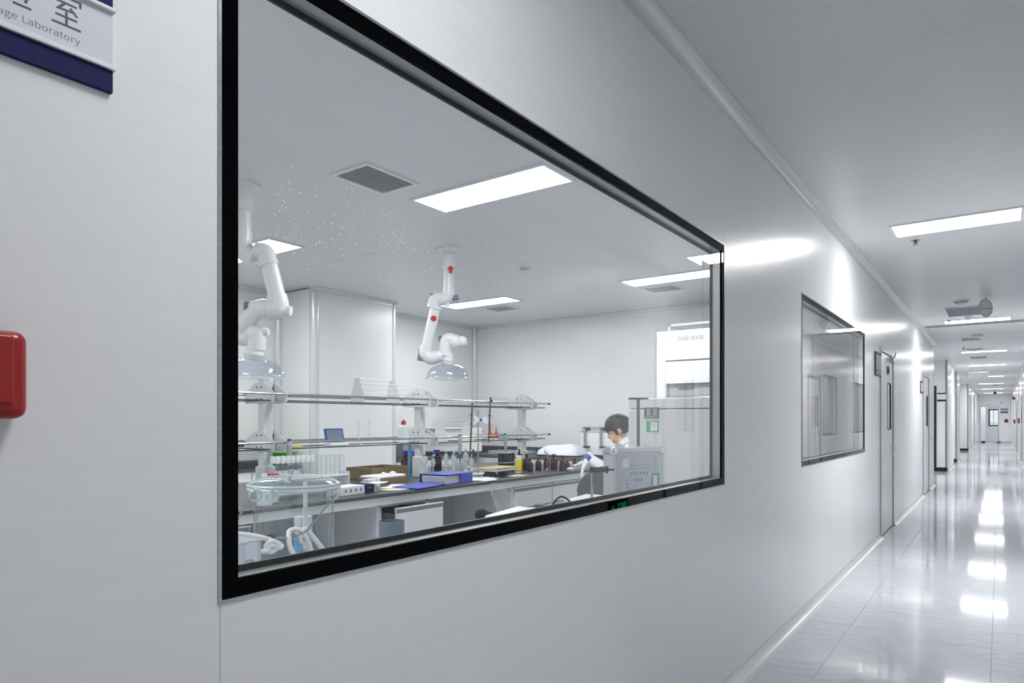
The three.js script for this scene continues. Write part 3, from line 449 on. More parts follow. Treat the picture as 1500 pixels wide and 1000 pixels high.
{ const t = thing('squeeze_bottle', 'white plastic bottle with a red domed cap on the lower shelf', 'bottle', [-2.86, S1 - 0.012, -3.87]); part(t, 'body', lathe([[0.001, 0], [0.042, 0], [0.044, 0.01], [0.044, 0.12], [0.036, 0.142], [0.02, 0.15], [0.001, 0.15]]), M.frosted); part(t, 'cap', lathe([[0.02, 0.148], [0.02, 0.168], [0.014, 0.184], [0.001, 0.19]]), M.redBright); }
function pipetteRack(x, y, z, n, label) {
  const t = thing('pipette_rack', label, 'rack', [x, y, z]), L = 0.36;
  for (const s of [-1, 1]) { const pts = [[-0.09, 0], [0.08, 0], [0.03, 0.19], [-0.03, 0.19]]; for (let i = 0; i < 5; i++) { const f = i / 5; pts.push([-0.03 - 0.06 * f - 0.012, 0.17 - 0.15 * f], [-0.03 - 0.06 * f, 0.16 - 0.15 * f]); } part(t, 'end_plate', at(shape(pts.map(p => [-p[0], p[1]]).reverse(), 0.005), 0, 0, s * L / 2), M.frosted); }
  part(t, 'bar', [rod([0, 0.185, -L / 2], [0, 0.185, L / 2], 0.004)], M.whitePlastic);
  for (let i = 0; i < n; i++) { const p = part(t, 'pipette', rod([0.05 + i * 0.012, 0.15 - i * 0.036, -L / 2 - 0.09], [0.05 + i * 0.012, 0.15 - i * 0.036, L / 2 + 0.02], 0.003, 0.003, 8), M.frosted); if (i > 1) part(p, 'ring', rod([0.05 + i * 0.012, 0.15 - i * 0.036, -L / 2 - 0.05], [0.05 + i * 0.012, 0.15 - i * 0.036, -L / 2 - 0.04], 0.0036), M.yellow); }
}
pipetteRack(-2.85, S2 - 0.012, -3.56, 4, 'white stepped pipette rack on the upper glass shelf'); pipetteRack(-2.85, S1 - 0.012, -4.48, 4, 'white stepped pipette rack on the lower glass shelf');
const beakerProto = (() => { const t = thing('beaker', 'small clear beaker upside down on the upper glass shelf', 'beaker', [-2.84, S2 - 0.012, -4.89], 0, 'upturned beakers on the upper shelf'); part(t, 'glass_body', lathe([[0.042, 0], [0.039, 0.004], [0.039, 0.088], [0.034, 0.095], [0.001, 0.095]]), M.glass); return t; })();
for (const z of [-5.0, -5.11, -5.22]) dup(beakerProto, [-2.84, S2 - 0.012, z]);
{ const t = thing('pipette_bulb', 'orange rubber pipette bulb on the lower glass shelf', 'pipette bulb', [-2.84, S1 - 0.012, -4.99], 0, 'orange pipette bulbs'); part(t, 'bulb', lathe([[0.001, 0.016], [0.02, 0.017], [0.031, 0.03], [0.026, 0.055], [0.01, 0.075], [0.005, 0.1], [0.003, 0.13], [0.001, 0.131]]), M.bulb); part(t, 'stand_ring', cyl(0.02, 0.02, 0.016, 0, 0.008, 0), M.whitePlastic); dup(t, [-2.84, S1 - 0.012, -5.08]); }
{ const t = thing('green_bottle', 'small dark green capped vial lying on the lower shelf', 'bottle', [-2.86, S1 + 0.004, -2.37]); part(t, 'body', rod([0, 0.02, 0.08], [0, 0.02, -0.02], 0.02), M.whitePlastic); part(t, 'cap', rod([0, 0.022, -0.02], [0, 0.022, -0.075], 0.024), M.darkGreen); }
{ const t = thing('yellow_tag', 'bright yellow plastic scoop on the lower shelf', 'scoop', [-2.88, S1 - 0.01, -2.83]); part(t, 'tray', rbox(0.05, 0.01, 0.13, 0.004, 0, 0.006, 0), M.yellow); part(t, 'handle', rbox(0.03, 0.012, 0.06, 0.005, -0.03, 0.045, 0.02), M.yellow); part(t, 'stem', rbox(0.008, 0.04, 0.01, 0.002, -0.02, 0.026, 0.02), M.yellow); }
const pipetteProto = (() => { const t = thing('hand_pipette', 'grey hand pipette with blue tip hung from the rail beside the first post', 'pipette', [RX + 0.172, 0.985, -2.66], 0, 'hand pipettes on the lower rail');
  part(t, 'body', lathe([[0.001, 0], [0.011, 0.002], [0.015, 0.05], [0.017, 0.12], [0.02, 0.15], [0.001, 0.152]], 14), M.greyPanel); part(t, 'tip', lathe([[0.002, -0.085], [0.004, -0.06], [0.009, 0], [0.014, 0.004], [0.001, 0.006]], 12), M.blueTip); part(t, 'hook', rbox(0.04, 0.01, 0.02, 0.004, -0.01, 0.152, 0), M.greyPanel); part(t, 'button', cyl(0.012, 0.014, 0.014, 0, 0.168, 0), M.blue); return t; })();
dup(pipetteProto, [RX + 0.172, 0.985, -4.36], 'grey hand pipette with blue tip hung beside the middle post'); dup(pipetteProto, [RX + 0.172, 0.985, -5.02], 'grey hand pipette with blue tip hung in front of the dark cartridges').rotation.x = 0.12;

// ---------------------------------------------------------------- things on the island bench
{ // test tube rack
  const t = thing('test_tube_rack', 'clear plastic rack filled with two rows of test tubes', 'tube rack', [-2.47, BY, -2.66]), L = 0.56;
  part(t, 'plate', [span(-0.045, 0.045, 0.02, 0.026, -L / 2, L / 2), span(-0.045, 0.045, 0.11, 0.116, -L / 2, L / 2)], M.frosted); part(t, 'end_plate', [span(-0.05, 0.05, 0, 0.135, L / 2 - 0.006, L / 2)], M.frosted); part(t, 'end_plate', [span(-0.05, 0.05, 0, 0.135, -L / 2, -L / 2 + 0.006)], M.frosted);
  const g = lathe([[0.001, 0.03], [0.008, 0.036], [0.0105, 0.05], [0.0105, 0.245], [0.013, 0.248]], 14), gs = lathe([[0.001, 0.05], [0.0095, 0.06], [0.0095, 0.16]], 12), gc = lathe([[0.0125, 0.21], [0.0125, 0.252], [0.001, 0.254]], 14);
  for (const s of [-1, 1]) for (let i = 0; i < 15; i++) { const z = L / 2 - 0.03 - i * 0.036; const m = part(t, 'test_tube', g, M.thickGlass); m.position.set(s * 0.022, 0, z); if (i < 8) { const c = part(m, 'cap', gc, M.whitePlastic); } }
}
{ const t = thing('reagent_pack', 'small red printed block beside the test tubes', 'box', [-2.3, BY, -2.28]); part(t, 'body', rbox(0.05, 0.035, 0.05, 0.003, 0, 0.15, 0), M.redBright); part(t, 'stand', rbox(0.05, 0.132, 0.05, 0.008, 0, 0.066, 0), M.frosted); }
{ const t = thing('wash_bottle', 'frosted plastic dome-shouldered bottle beside the jar lid', 'bottle', [-2.2, BY, -2.16]); part(t, 'body', lathe([[0.001, 0], [0.038, 0], [0.04, 0.01], [0.04, 0.12], [0.03, 0.15], [0.001, 0.162]]), M.frosted); part(t, 'cap', cyl(0.016, 0.014, 0.02, 0, 0.17, 0), M.whitePlastic); }
{ const t = thing('glove_carton', 'white cardboard carton with blue end and small printed pictures', 'box', [-2.31, BY, -2.9], 0.1); part(t, 'carton', rbox(0.12, 0.055, 0.21, 0.003, 0, 0.028, 0.09), M.paper); part(t, 'end_sleeve', rbox(0.122, 0.056, 0.09, 0.003, 0, 0.0285, -0.06), M.navy); part(t, 'end_flap', rbox(0.118, 0.05, 0.03, 0.003, 0, 0.026, -0.115), M.paper);
  part(t, 'print', [0, 1, 2, 3].map(i => at(i % 2 ? cyl(0.006, 0.009, 0.0015, 0, 0, 0, Math.PI / 2) : new THREE.BoxGeometry(0.012, 0.02, 0.0015), 0.0612, 0.03, 0.02 + i * 0.045, 0, Math.PI / 2, 0)), M.slate); part(t, 'logo', at(new THREE.BoxGeometry(0.03, 0.008, 0.0015), 0.0618, 0.034, -0.06, 0, Math.PI / 2, 0), M.redBright); }
function crumple(w, h, d, s, n = 10) { const g = new THREE.SphereGeometry(0.5, 2 * n, n), p = g.attributes.position, q = lattice(64, 8); for (let i = 0; i < p.count; i++) { const k = 1 + s * (q((p.getX(i) + 1) * 24, (p.getZ(i) + p.getY(i) + 2) * 20) - .5); p.setXYZ(i, p.getX(i) * w * k, Math.max(0, p.getY(i) + 0.0) * 2 * h * k, p.getZ(i) * d * k); } g.computeVertexNormals(); return g; }
{ const t = thing('plastic_bag', 'crumpled clear plastic bag behind the printed carton', 'bag', [-2.44, BY, -3.06]); part(t, 'film', crumple(0.1, 0.07, 0.13, 0.9), M.film); }
{ const t = thing('paper_block', 'pale card box with handwritten scribbles', 'box', [-2.52, BY, -3.22], 0.1); part(t, 'card', rbox(0.05, 0.06, 0.13, 0.003, 0, 0.03, 0), M.mint); part(t, 'scribbles', [0, 1, 2].map(i => rod([0.0257, 0.02 + i * 0.012, 0.05 - i * 0.03], [0.0257, 0.028 + i * 0.012, 0.02 - i * 0.03], 0.0012)), M.midGrey); }
{ const t = thing('wooden_tray', 'open wooden box at the back of the bench', 'box', [-3.0, BY, -3.72], 0.06); part(t, 'base', span(-0.14, 0.14, 0.001, 0.012, -0.21, 0.21), M.wood); part(t, 'side', span(0.13, 0.14, 0, 0.1, -0.21, 0.21, 0.002), M.wood); part(t, 'side', span(-0.14, -0.13, 0, 0.1, -0.21, 0.21, 0.002), M.wood); part(t, 'side', span(-0.13, 0.13, 0, 0.1, -0.21, -0.2, 0.002), M.wood); part(t, 'side', span(-0.13, 0.13, 0, 0.1, 0.2, 0.21, 0.002), M.wood); }
{ const t = thing('packing_tray', 'shallow wooden tray with white packing on top', 'tray', [-2.72, BY, -3.52], 0.06); part(t, 'frame', [span(-0.1, 0.1, 0, 0.012, -0.17, 0.17), span(0.09, 0.1, 0.01, 0.045, -0.17, 0.17), span(-0.1, -0.09, 0.01, 0.045, -0.17, 0.17), span(-0.1, 0.1, 0.01, 0.045, -0.17, -0.16), span(-0.1, 0.1, 0.01, 0.045, 0.16, 0.17)], M.wood); part(t, 'packing', [rbox(0.18, 0.03, 0.31, 0.01, 0, 0.045, 0), ball(0.02, 0.02, 0.062, 0.02), ball(0.02, 0.02, 0.062, -0.08, 1, 1, 1.6)], M.paper); }
const amberCap = (() => { const t = thing('amber_bottle', 'amber bottle with purple screw cap beside the middle post', 'bottle', [-3.266, BY, -4.306], 0, 'amber bottles with purple caps'); part(t, 'body', lathe([[0.001, 0.001], [0.042, 0.001], [0.043, 0.01], [0.043, 0.1], [0.036, 0.125], [0.02, 0.138], [0.02, 0.15]]), M.amber); part(t, 'contents', lathe([[0.001, 0.004], [0.038, 0.004], [0.038, 0.06], [0.001, 0.06]], 20), M.amberSolid); part(t, 'cap', cyl(0.028, 0.028, 0.03, 0, 0.158, 0), M.purple); return t; })();
amberCap.scale.setScalar(1.15); dup(amberCap, [-3.15, BY, -4.3], 'amber bottle with purple screw cap in front of the other by the middle post'); dup(amberCap, [-3.15, BY, -4.58], 'amber bottle with purple screw cap past the middle post');
// clear glass funnels and flasks standing on the bench
const funnel = (() => { const t = thing('separating_funnel', 'clear glass separating funnel draining on the bench', 'glassware', [-2.62, BY, -3.86], 0, 'clear glass funnels on the bench');
  part(t, 'glass_body', lathe([[0.03, 0.001], [0.034, 0.012], [0.02, 0.04], [0.006, 0.06], [0.005, 0.1], [0.012, 0.115], [0.024, 0.14], [0.018, 0.17], [0.006, 0.19], [0.006, 0.22]], 18), M.clearWare); part(t, 'stopcock', rod([-0.025, 0.08, 0], [0.025, 0.08, 0], 0.006), M.thickGlass); part(t, 'clip', rbox(0.012, 0.02, 0.012, 0.003, 0, 0.19, 0), M.blue); return t; })();
for (const [x, z, s] of [[-2.6, -3.94, .9], [-2.66, -4.16, 1.05], [-2.62, -4.22, .95], [-2.58, -4.32, 1.1], [-2.7, -4.3, 1], [-2.5, -4.3, .85]]) dup(funnel, [x, BY, z]).scale.setScalar(s);
{ const t = thing('squeeze_stand', 'light blue tube standing by the middle post', 'tube', [-3.06, BY, -4.14]); part(t, 'tube_body', cyl(0.014, 0.014, 0.27, 0, 0.135, 0), M.lightBlue); part(t, 'cap', cyl(0.016, 0.016, 0.02, 0, 0.27, 0), M.blue); }
{ // blue binder
  const t = thing('ring_binder', 'open blue ring binder full of papers lying at the bench edge', 'binder', [-2.3, BY, -3.72], 0.12);
  part(t, 'cover', rbox(0.23, 0.005, 0.32, 0.002, 0.01, 0.012, 0.3, 0.02), M.binderBlue); part(t, 'cover', [rbox(0.25, 0.004, 0.33, 0.002, 0, 0.076, -0.05), rbox(0.25, 0.004, 0.33, 0.002, 0, 0.004, -0.05)], M.binderBlue); part(t, 'spine', [rbox(0.004, 0.076, 0.33, 0.002, -0.125, 0.04, -0.05), rbox(0.25, 0.076, 0.004, 0.002, 0, 0.04, -0.215)], M.binderBlue); part(t, 'front_flap', rbox(0.004, 0.076, 0.16, 0.002, 0.125, 0.04, -0.135), M.binderBlue);
  part(t, 'papers', Array.from({ length: 9 }, (_, i) => rbox(0.21, 0.005, 0.29, 0.001, 0.004 * rnd(), 0.012 + i * 0.0062, -0.03 + 0.006 * rnd(), 0, 0.02 * (rnd() - .5))), M.paper);
}
function sheet(name, label, x, z, w, d, turn, m = M.paper, y = BY, n = 1) { const t = thing(name, label, 'paper', [x, y, z], turn); part(t, 'sheet', Array.from({ length: n }, (_, i) => { const g = new THREE.BoxGeometry(w, 0.0012, d, 6, 1, 6), p = g.attributes.position; for (let k = 0; k < p.count; k++) p.setY(k, p.getY(k) + 0.001 + i * 0.002 + 0.006 * Math.max(0, Math.abs(p.getX(k)) / w + Math.abs(p.getZ(k)) / d - 0.55)); g.computeVertexNormals(); return at(g, 0, 0, 0, 0, i * 0.3); }), m); return t; }
sheet('paper_sheet', 'white paper sheets under the binder cover', -2.36, -3.36, 0.21, 0.3, 0.3, M.paper, BY, 2); sheet('paper_sheet', 'pale yellow paper between carton and binder', -2.27, -3.2, 0.12, 0.16, -0.2, M.paleYellow); sheet('paper_sheet', 'crumpled white note on the carton end', -2.28, -3.06, 0.1, 0.14, 0.5, M.paper, BY + 0.057); sheet('paper_sheet', 'white paper sheets past the binder', -2.28, -4.15, 0.2, 0.3, 0.3, M.paper, BY, 3); sheet('paper_sheet', 'white papers at the bench edge behind the jar', -2.3, -1.85, 0.21, 0.34, 0.2, M.paper, BY, 2); sheet('paper_sheet', 'pale leaflet before the amber bottles', -2.26, -4.62, 0.12, 0.2, 0.1, M.paleYellow);
{ const t = thing('clipboard', 'pale yellow clipboard raised on a small stand', 'clipboard', [-2.37, BY, -4.47], 0.1); part(t, 'board', rbox(0.2, 0.008, 0.36, 0.002, 0, 0.075, 0), M.tan); part(t, 'stand', [cyl(0.05, 0.03, 0.06, 0, 0.03, -0.1), rbox(0.1, 0.03, 0.06, 0.004, 0, 0.015, 0.1), rbox(0.08, 0.04, 0.05, 0.004, 0, 0.05, 0.1)], M.charcoal); part(t, 'papers', [rbox(0.19, 0.02, 0.3, 0.002, 0, 0.06, 0)], M.paper); }
{ const t = thing('plastic_wrap', 'small heap of crumpled clear wrap beside the clipboard', 'wrap', [-2.76, BY, -4.6]); part(t, 'film', crumple(0.14, 0.045, 0.16, 1), M.film); }
{ const t = thing('cartridge_stack', 'two-tier stack of dark brown cartridges with white bands', 'cartridge stack', [-2.6, BY, -4.92], 0.1); for (const y of [0, 0.088]) { for (const [a, b] of [[-1, 0], [0, 0], [1, 0], [-1, 1], [0, 1], [1, 1]]) part(t, 'cartridge', cyl(0.026, 0.026, 0.082, -0.028 + b * 0.054, y + 0.041, a * 0.052, 0, 0, 0, 16), M.charcoal); part(t, 'band', rbox(0.112, 0.008, 0.162, 0.004, 0, y + 0.085, 0), M.greyPanel); } }
{ const t = thing('soap_bottle', 'clear pump bottle with yellow and orange label', 'bottle', [-2.4, BY, -4.84], 0.5); part(t, 'body', rbox(0.05, 0.14, 0.075, 0.012, 0, 0.09, 0), M.frosted); part(t, 'body_base', rbox(0.048, 0.02, 0.07, 0.006, 0, 0.011, 0), M.frosted); part(t, 'label_wrap', rbox(0.054, 0.105, 0.079, 0.006, 0, 0.075, 0), M.yellow, 'yellow label'); part(t, 'label_patch', [rbox(0.056, 0.05, 0.04, 0.004, 0.001, 0.05, 0.008), ball(0.018, 0.02, 0.09, 0.01, 0.6, 1, 1)], M.orange, 'orange patch'); part(t, 'pump', [cyl(0.014, 0.012, 0.03, 0, 0.175, 0), rod([0, 0.18, 0], [0, 0.215, 0], 0.005), rod([0, 0.213, 0.005], [0, 0.195, -0.04], 0.007)], M.black); }
const amber = (() => { const t = thing('stoppered_bottle', 'stoppered amber bottle touching the pump bottle', 'bottle', [-2.62, BY, -5.18], 0, 'row of stoppered amber bottles'); part(t, 'body', lathe([[0.001, 0.001], [0.033, 0.001], [0.035, 0.008], [0.035, 0.085], [0.028, 0.104], [0.014, 0.112], [0.013, 0.124], [0.018, 0.128]]), M.amber); part(t, 'contents', lathe([[0.001, 0.004], [0.031, 0.004], [0.031, 0.06], [0.001, 0.06]], 18), M.amberSolid); part(t, 'stopper', lathe([[0.009, 0.118], [0.011, 0.132], [0.019, 0.138], [0.019, 0.15], [0.001, 0.153]], 16), M.amberSolid); return t; })();
amber.scale.setScalar(1.0); [[-2.54, -5.16, 1.05], [-2.44, -5.07, .82], [-2.45, -5.225, .85], [-2.44, -5.35, .9], [-2.37, -5.37, 1], [-2.33, -5.46, .9], [-2.24, -5.3, .72], [-2.215, -5.36, .7], [-2.28, -5.6, .72]].forEach(([x, z, s], i) => dup(amber, [x, BY, z], ['tallest stoppered amber bottle in the cluster beside the pump bottle', 'small stoppered amber bottle in front of the tallest one', 'stoppered amber bottle standing alone before the glass flask', 'stoppered amber bottle just behind the clear flask', 'broad stoppered amber bottle past the clear flask', 'stoppered amber bottle partly behind two small ones', 'small stoppered amber bottle of the close pair', 'small stoppered amber bottle of the close pair', 'small stoppered amber bottle standing alone at the row end'][i]).scale.setScalar(s));
{ const t = thing('glass_flask', 'small clear long-necked flask among the amber bottles', 'flask', [-2.28, BY, -5.12]); part(t, 'glass_body', lathe([[0.001, 0.002], [0.022, 0.003], [0.026, 0.014], [0.022, 0.028], [0.007, 0.045], [0.007, 0.13], [0.009, 0.132]], 18), M.glass); part(t, 'stopper', cyl(0.006, 0.009, 0.016, 0, 0.138, 0, 0, 0, 0, 12), M.thickGlass); }
{ const t = thing('measuring_cylinder', 'narrow clear glass measuring cylinder on the back of the bench', 'cylinder', [-3.3, BY, -5.05], 0, 'glass measuring cylinders'); part(t, 'glass_body', lathe([[0.026, 0.001], [0.026, 0.006], [0.014, 0.01], [0.014, 0.19], [0.018, 0.194]], 16), M.glass); part(t, 'foot', cyl(0.028, 0.026, 0.006, 0, 0.003, 0), M.thickGlass); dup(t, [-3.25, BY, -5.2]); dup(t, [-2.74, BY, -4.45], 'narrow clear glass measuring cylinder in front of the rack'); }
{ // burette stand
  const t = thing('burette_stand', 'chrome rod stand holding two brown burettes in a white butterfly clamp', 'burette stand', [-2.6, BY, -4.51], YAW);
  part(t, 'base', rbox(0.11, 0.014, 0.11, 0.004, 0.0, 0.007, 0), M.white); part(t, 'rod', rod([0, 0.014, 0], [0, 0.56, 0], 0.006), M.steel);
  const y = 0.475; part(t, 'clamp', [at(shape([[0, 0.012], [-0.035, 0.02], [-0.07, 0.05], [-0.085, 0.045], [-0.06, 0], [-0.085, -0.045], [-0.07, -0.05], [-0.035, -0.02], [0, -0.012], [0.035, -0.02], [0.07, -0.05], [0.085, -0.045], [0.06, 0], [0.085, 0.045], [0.07, 0.05], [0.035, 0.02]].map(p => [p[0] * 0.85 + 0.025, p[1] * 0.95]), 0.012), 0, y, 0.006), ...[-0.09, 0.12].flatMap(x => [-0.04, 0.04].map(v => rbox(0.03, 0.01, 0.012, 0.003, x * 0.7 + 0.01, y + v, 0.012)))], M.whitePlastic);
  part(t, 'clamp_screw', cyl(0.012, 0.012, 0.014, 0.025, y, 0.024, Math.PI / 2), M.blue);
  for (const [x, y0, y1, dx] of [[-0.058, 0.2, 0.62, 0.008], [0.1, 0.28, 0.67, 0.006]]) { const b = part(t, 'burette', [rod([x - dx, y0, 0.026], [x + dx, y1, 0.026], 0.0075)], M.brownGlass, 'brown glass burette'); const ys = x < 0 ? y0 + 0.01 : y1 - 0.03; part(b, 'stopcock', [rod([x - 0.025, ys, 0.026], [x + 0.02, ys, 0.026], 0.007)], M.whitePlastic); part(b, 'stopcock_key', cyl(0.01, 0.01, 0.012, x + 0.018, ys, 0.03, Math.PI / 2), M.black); part(b, 'grip', [-0.04, 0.04].flatMap(v => [rbox(0.02, 0.007, 0.018, 0.003, x - 0.008, y + v + 0.003, 0.03), rbox(0.02, 0.007, 0.018, 0.003, x + 0.012, y + v - 0.006, 0.03)]), M.blue); }
}

// ---------------------------------------------------------------- wall benches and what stands on them
{ const t = thing('wall_bench', 'white wall bench with dark top along the far and back walls', 'bench', [0, 0, 0]);
  part(t, 'top', [span(LX + 0.001, -2.36, 0.755, 0.78, LZ, -7.62, 0.003)], M.worktop); part(t, 'top', span(LX, -5.18, 0.755, 0.78, -7.62, -6.06, 0.003), M.worktop); part(t, 'splashback', span(LX + 0.001, -2.36, 0.78, 0.88, LZ, LZ + 0.02), M.worktop);
  for (let i = 0; i < 6; i++) { const a = -5.15 + i * 0.465; const c = part(t, 'cabinet_front', span(a, a + 0.455, 0.1, 0.74, -7.7, -7.66, 0.003), M.white); part(c, 'pull', span(a + 0.01, a + 0.445, 0.66, 0.672, -7.66, -7.65), M.greyPanel); }
  for (let i = 0; i < 3; i++) { const a = -6.08 - i * 0.5; const c = part(t, 'cabinet_front', span(-5.25, -5.21, 0.1, 0.74, a - 0.49, a, 0.003), M.white); part(c, 'pull', span(-5.21, -5.2, 0.66, 0.672, a - 0.48, a - 0.01), M.greyPanel); }
  part(t, 'carcass', [span(LX + 0.001, -2.37, 0, 0.755, LZ + 0.001, -7.7), span(LX + 0.001, -5.25, 0, 0.755, -7.62, -6.07)], M.white); }
{ const t = thing('side_bench', 'white wall bench with dark top at the back left of the laboratory', 'bench', [0, 0, 0]); part(t, 'top', span(LX + 0.001, -5.18, 0.755, 0.78, -4.62, 0.5, 0.003), M.worktop); part(t, 'carcass', span(LX + 0.001, -5.22, 0, 0.755, -4.61, 0.5), M.white); for (let i = 0; i < 6; i++) part(t, 'cabinet_front', span(-5.22, -5.2, 0.1, 0.74, -4.6 + i * 0.6, -4.02 + i * 0.6, 0.003), M.white); }
{ const t = thing('green_basin', 'green plastic basin lid with yellow packet on the back bench', 'basin', [-5.45, 0.78, -4.5]); part(t, 'basin', lathe([[0.001, 0], [0.12, 0], [0.17, 0.13], [0.21, 0.145], [0.21, 0.155], [0.16, 0.16], [0.001, 0.16]], 36), M.green); part(t, 'packet', [rbox(0.09, 0.03, 0.2, 0.012, 0.02, 0.18, -0.02)], M.yellow, 'yellow packet'); }
{ const t = thing('hot_plate', 'low dark instrument tray on the back bench', 'instrument', [-5.45, 0.78, -3.95]); part(t, 'body', rbox(0.4, 0.07, 0.5, 0.01, 0, 0.035, 0), M.charcoal); part(t, 'lid', rbox(0.36, 0.16, 0.46, 0.02, 0, 0.15, 0), M.greyPanel); part(t, 'handle', rod([0.21, 0.06, -0.16], [0.24, 0.14, -0.16], 0.012), M.lightBlue); }
{ // instrument behind the rack
  const t = thing('lab_instrument', 'white boxy instrument with small green display behind the rack', 'instrument', [-5.45, 0.78, -7.3], 0.8);
  part(t, 'body', rbox(1.0, 0.34, 0.4, 0.02, 0, 0.22, 0), M.offWhite); part(t, 'base', rbox(0.94, 0.05, 0.38, 0.006, 0, 0.025, 0), M.charcoal); part(t, 'panel', rbox(0.36, 0.12, 0.006, 0.003, -0.2, 0.3, 0.202), M.greyPanel); part(t, 'display_face', rbox(0.07, 0.08, 0.006, 0.002, -0.33, 0.3, 0.206), M.labelGreen); part(t, 'button', [rbox(0.05, 0.03, 0.008, 0.003, -0.2, 0.29, 0.206), rbox(0.05, 0.03, 0.008, 0.003, -0.12, 0.29, 0.206)], M.darkGrey); part(t, 'shelf', [rbox(0.7, 0.014, 0.06, 0.003, -0.14, 0.39, 0.21), rbox(0.7, 0.014, 0.06, 0.003, -0.14, 0.21, 0.21)], M.white);
}
{ const t = thing('speaker_grille', 'dark perforated equipment side behind the red-capped bottle', 'instrument', [-5.5, 0.78, -6.5]); part(t, 'case', rbox(0.36, 0.2, 0.4, 0.01, 0, 0.1, 0), M.midGrey); const g = []; for (let i = 0; i < 5; i++) for (let j = 0; j < 4; j++) g.push(cyl(0.008, 0.008, 0.002, 0.181, 0.05 + j * 0.035, -0.1 + i * 0.045, 0, 0, Math.PI / 2, 8)); part(t, 'perforation', g, M.charcoal); }
{ const t = thing('tray', 'flat grey tray with upturned rim on the far wall bench', 'tray', [-4.75, 0.78, -7.95]); part(t, 'pan', [rbox(0.6, 0.01, 0.36, 0.003, 0, 0.006, 0), rbox(0.6, 0.05, 0.01, 0.003, 0, 0.03, 0.18), rbox(0.6, 0.05, 0.01, 0.003, 0, 0.03, -0.18), rbox(0.01, 0.05, 0.36, 0.003, 0.3, 0.03, 0), rbox(0.01, 0.05, 0.36, 0.003, -0.3, 0.03, 0)], M.greyPanel); }
{ const t = thing('cloth_pile', 'heap of white cloth on a dark tray on the far bench', 'cloth', [-3.9, 0.78, -7.92]); part(t, 'tray', [rbox(0.56, 0.02, 0.36, 0.006, 0.02, 0.014, 0)], M.charcoal); part(t, 'cloth', crumple(0.6, 0.15, 0.34, 0.9, 26).translate(0, 0.022, 0), M.coat); part(t, 'hem', tube([[-0.3, 0.05, 0.1], [-0.32, 0.03, 0.14], [-0.26, 0.025, 0.17]], 0.008, 16), M.blue, 'blue hem'); }
{ // muffle oven
  const t = thing('bench_oven', 'white bench oven with two dark lever handles', 'oven', [-3.17, 0.78, -7.95]);
  part(t, 'body', rbox(0.6, 0.32, 0.4, 0.008, 0, 0.205, 0), M.white); part(t, 'top_cover', rbox(0.58, 0.07, 0.4, 0.008, 0, 0.385, -0.01), M.greyPanel); part(t, 'rim', rbox(0.62, 0.012, 0.42, 0.003, 0, 0.355, 0), M.steel); for (const x of [-0.22, 0.02]) { const h = part(t, 'lever', [rbox(0.03, 0.24, 0.02, 0.004, x, 0.27, 0.215)], M.steel); part(h, 'lever_knob', [rbox(0.1, 0.03, 0.03, 0.012, x + 0.03, 0.15, 0.225), rbox(0.09, 0.04, 0.02, 0.004, x + 0.02, 0.385, 0.2)], M.charcoal); } for (const x of [-0.2, 0.2]) part(t, 'foot', rbox(0.12, 0.045, 0.1, 0.006, x, 0.0225, 0.1), M.black);
}
{ // fume hood
  const t = thing('fume_hood', 'tall white fume hood cabinet with its name lettered on the front', 'fume hood', [-2.314, 0, LZ + 0.001]), w = 1.25, d = 0.76;
  part(t, 'base_cabinet', span(0, w, 0, 0.82, 0, d, 0.006), M.white); part(t, 'worktop', span(-0.01, w + 0.01, 0.82, 0.86, 0, d + 0.02, 0.004), M.worktop);
  part(t, 'side_panel', span(0, 0.11, 0.86, 2.353, 0, d, 0.006), M.white); part(t, 'side_panel', span(w - 0.11, w, 0.86, 2.353, 0, d, 0.006), M.white); part(t, 'back_panel', span(0.11, w - 0.11, 0.86, 2.353, 0, 0.02), M.greyPanel);
  part(t, 'header', span(0.11, w - 0.11, 2.0, 2.353, 0.02, d - 0.002, 0.006), M.white); part(t, 'sash_panel', span(0.11, w - 0.11, 1.72, 1.985, d - 0.05, d - 0.02, 0.006), M.white); part(t, 'seam', span(0.1, w - 0.1, 1.985, 2.0, d - 0.06, d - 0.03), M.midGrey);
  part(t, 'sash', span(0.13, w - 0.13, 1.5, 1.72, d - 0.09, d - 0.07), M.greyPanel); part(t, 'sash_handle', [rod([0.15, 1.55, d - 0.04], [w - 0.15, 1.55, d - 0.04], 0.022), span(0.13, w - 0.13, 1.5, 1.53, d - 0.08, d - 0.04)], M.aluminium); part(t, 'louver', Array.from({ length: 16 }, (_, i) => rbox(0.05, 0.003, 0.01, 0.001, 0.26 + (i % 8) * 0.024 + (i > 7 ? 0.4 : 0), 1.66, d - 0.065, 0, 0, 0.7)), M.midGrey);
  part(t, 'duct_frame', [span(0.12, 0.145, 2.353, 2.44, d - 0.09, d - 0.065), span(w - 0.145, w - 0.12, 2.353, 2.44, d - 0.09, d - 0.065), span(0.12, w - 0.12, 2.415, 2.44, d - 0.09, d - 0.065), span(0.12, 0.145, 2.415, 2.44, 0.02, d - 0.09)], M.white);
  const g = new TextGeometry('FUME HOOD', { font, size: 0.048, depth: 0.003, curveSegments: 3 }); g.computeBoundingBox(); part(t, 'lettering', at(g.scale(0.31 / (g.boundingBox.max.x - g.boundingBox.min.x), 1, 1), 0.265, 2.225, d), M.midGrey, 'grey lettering');
}
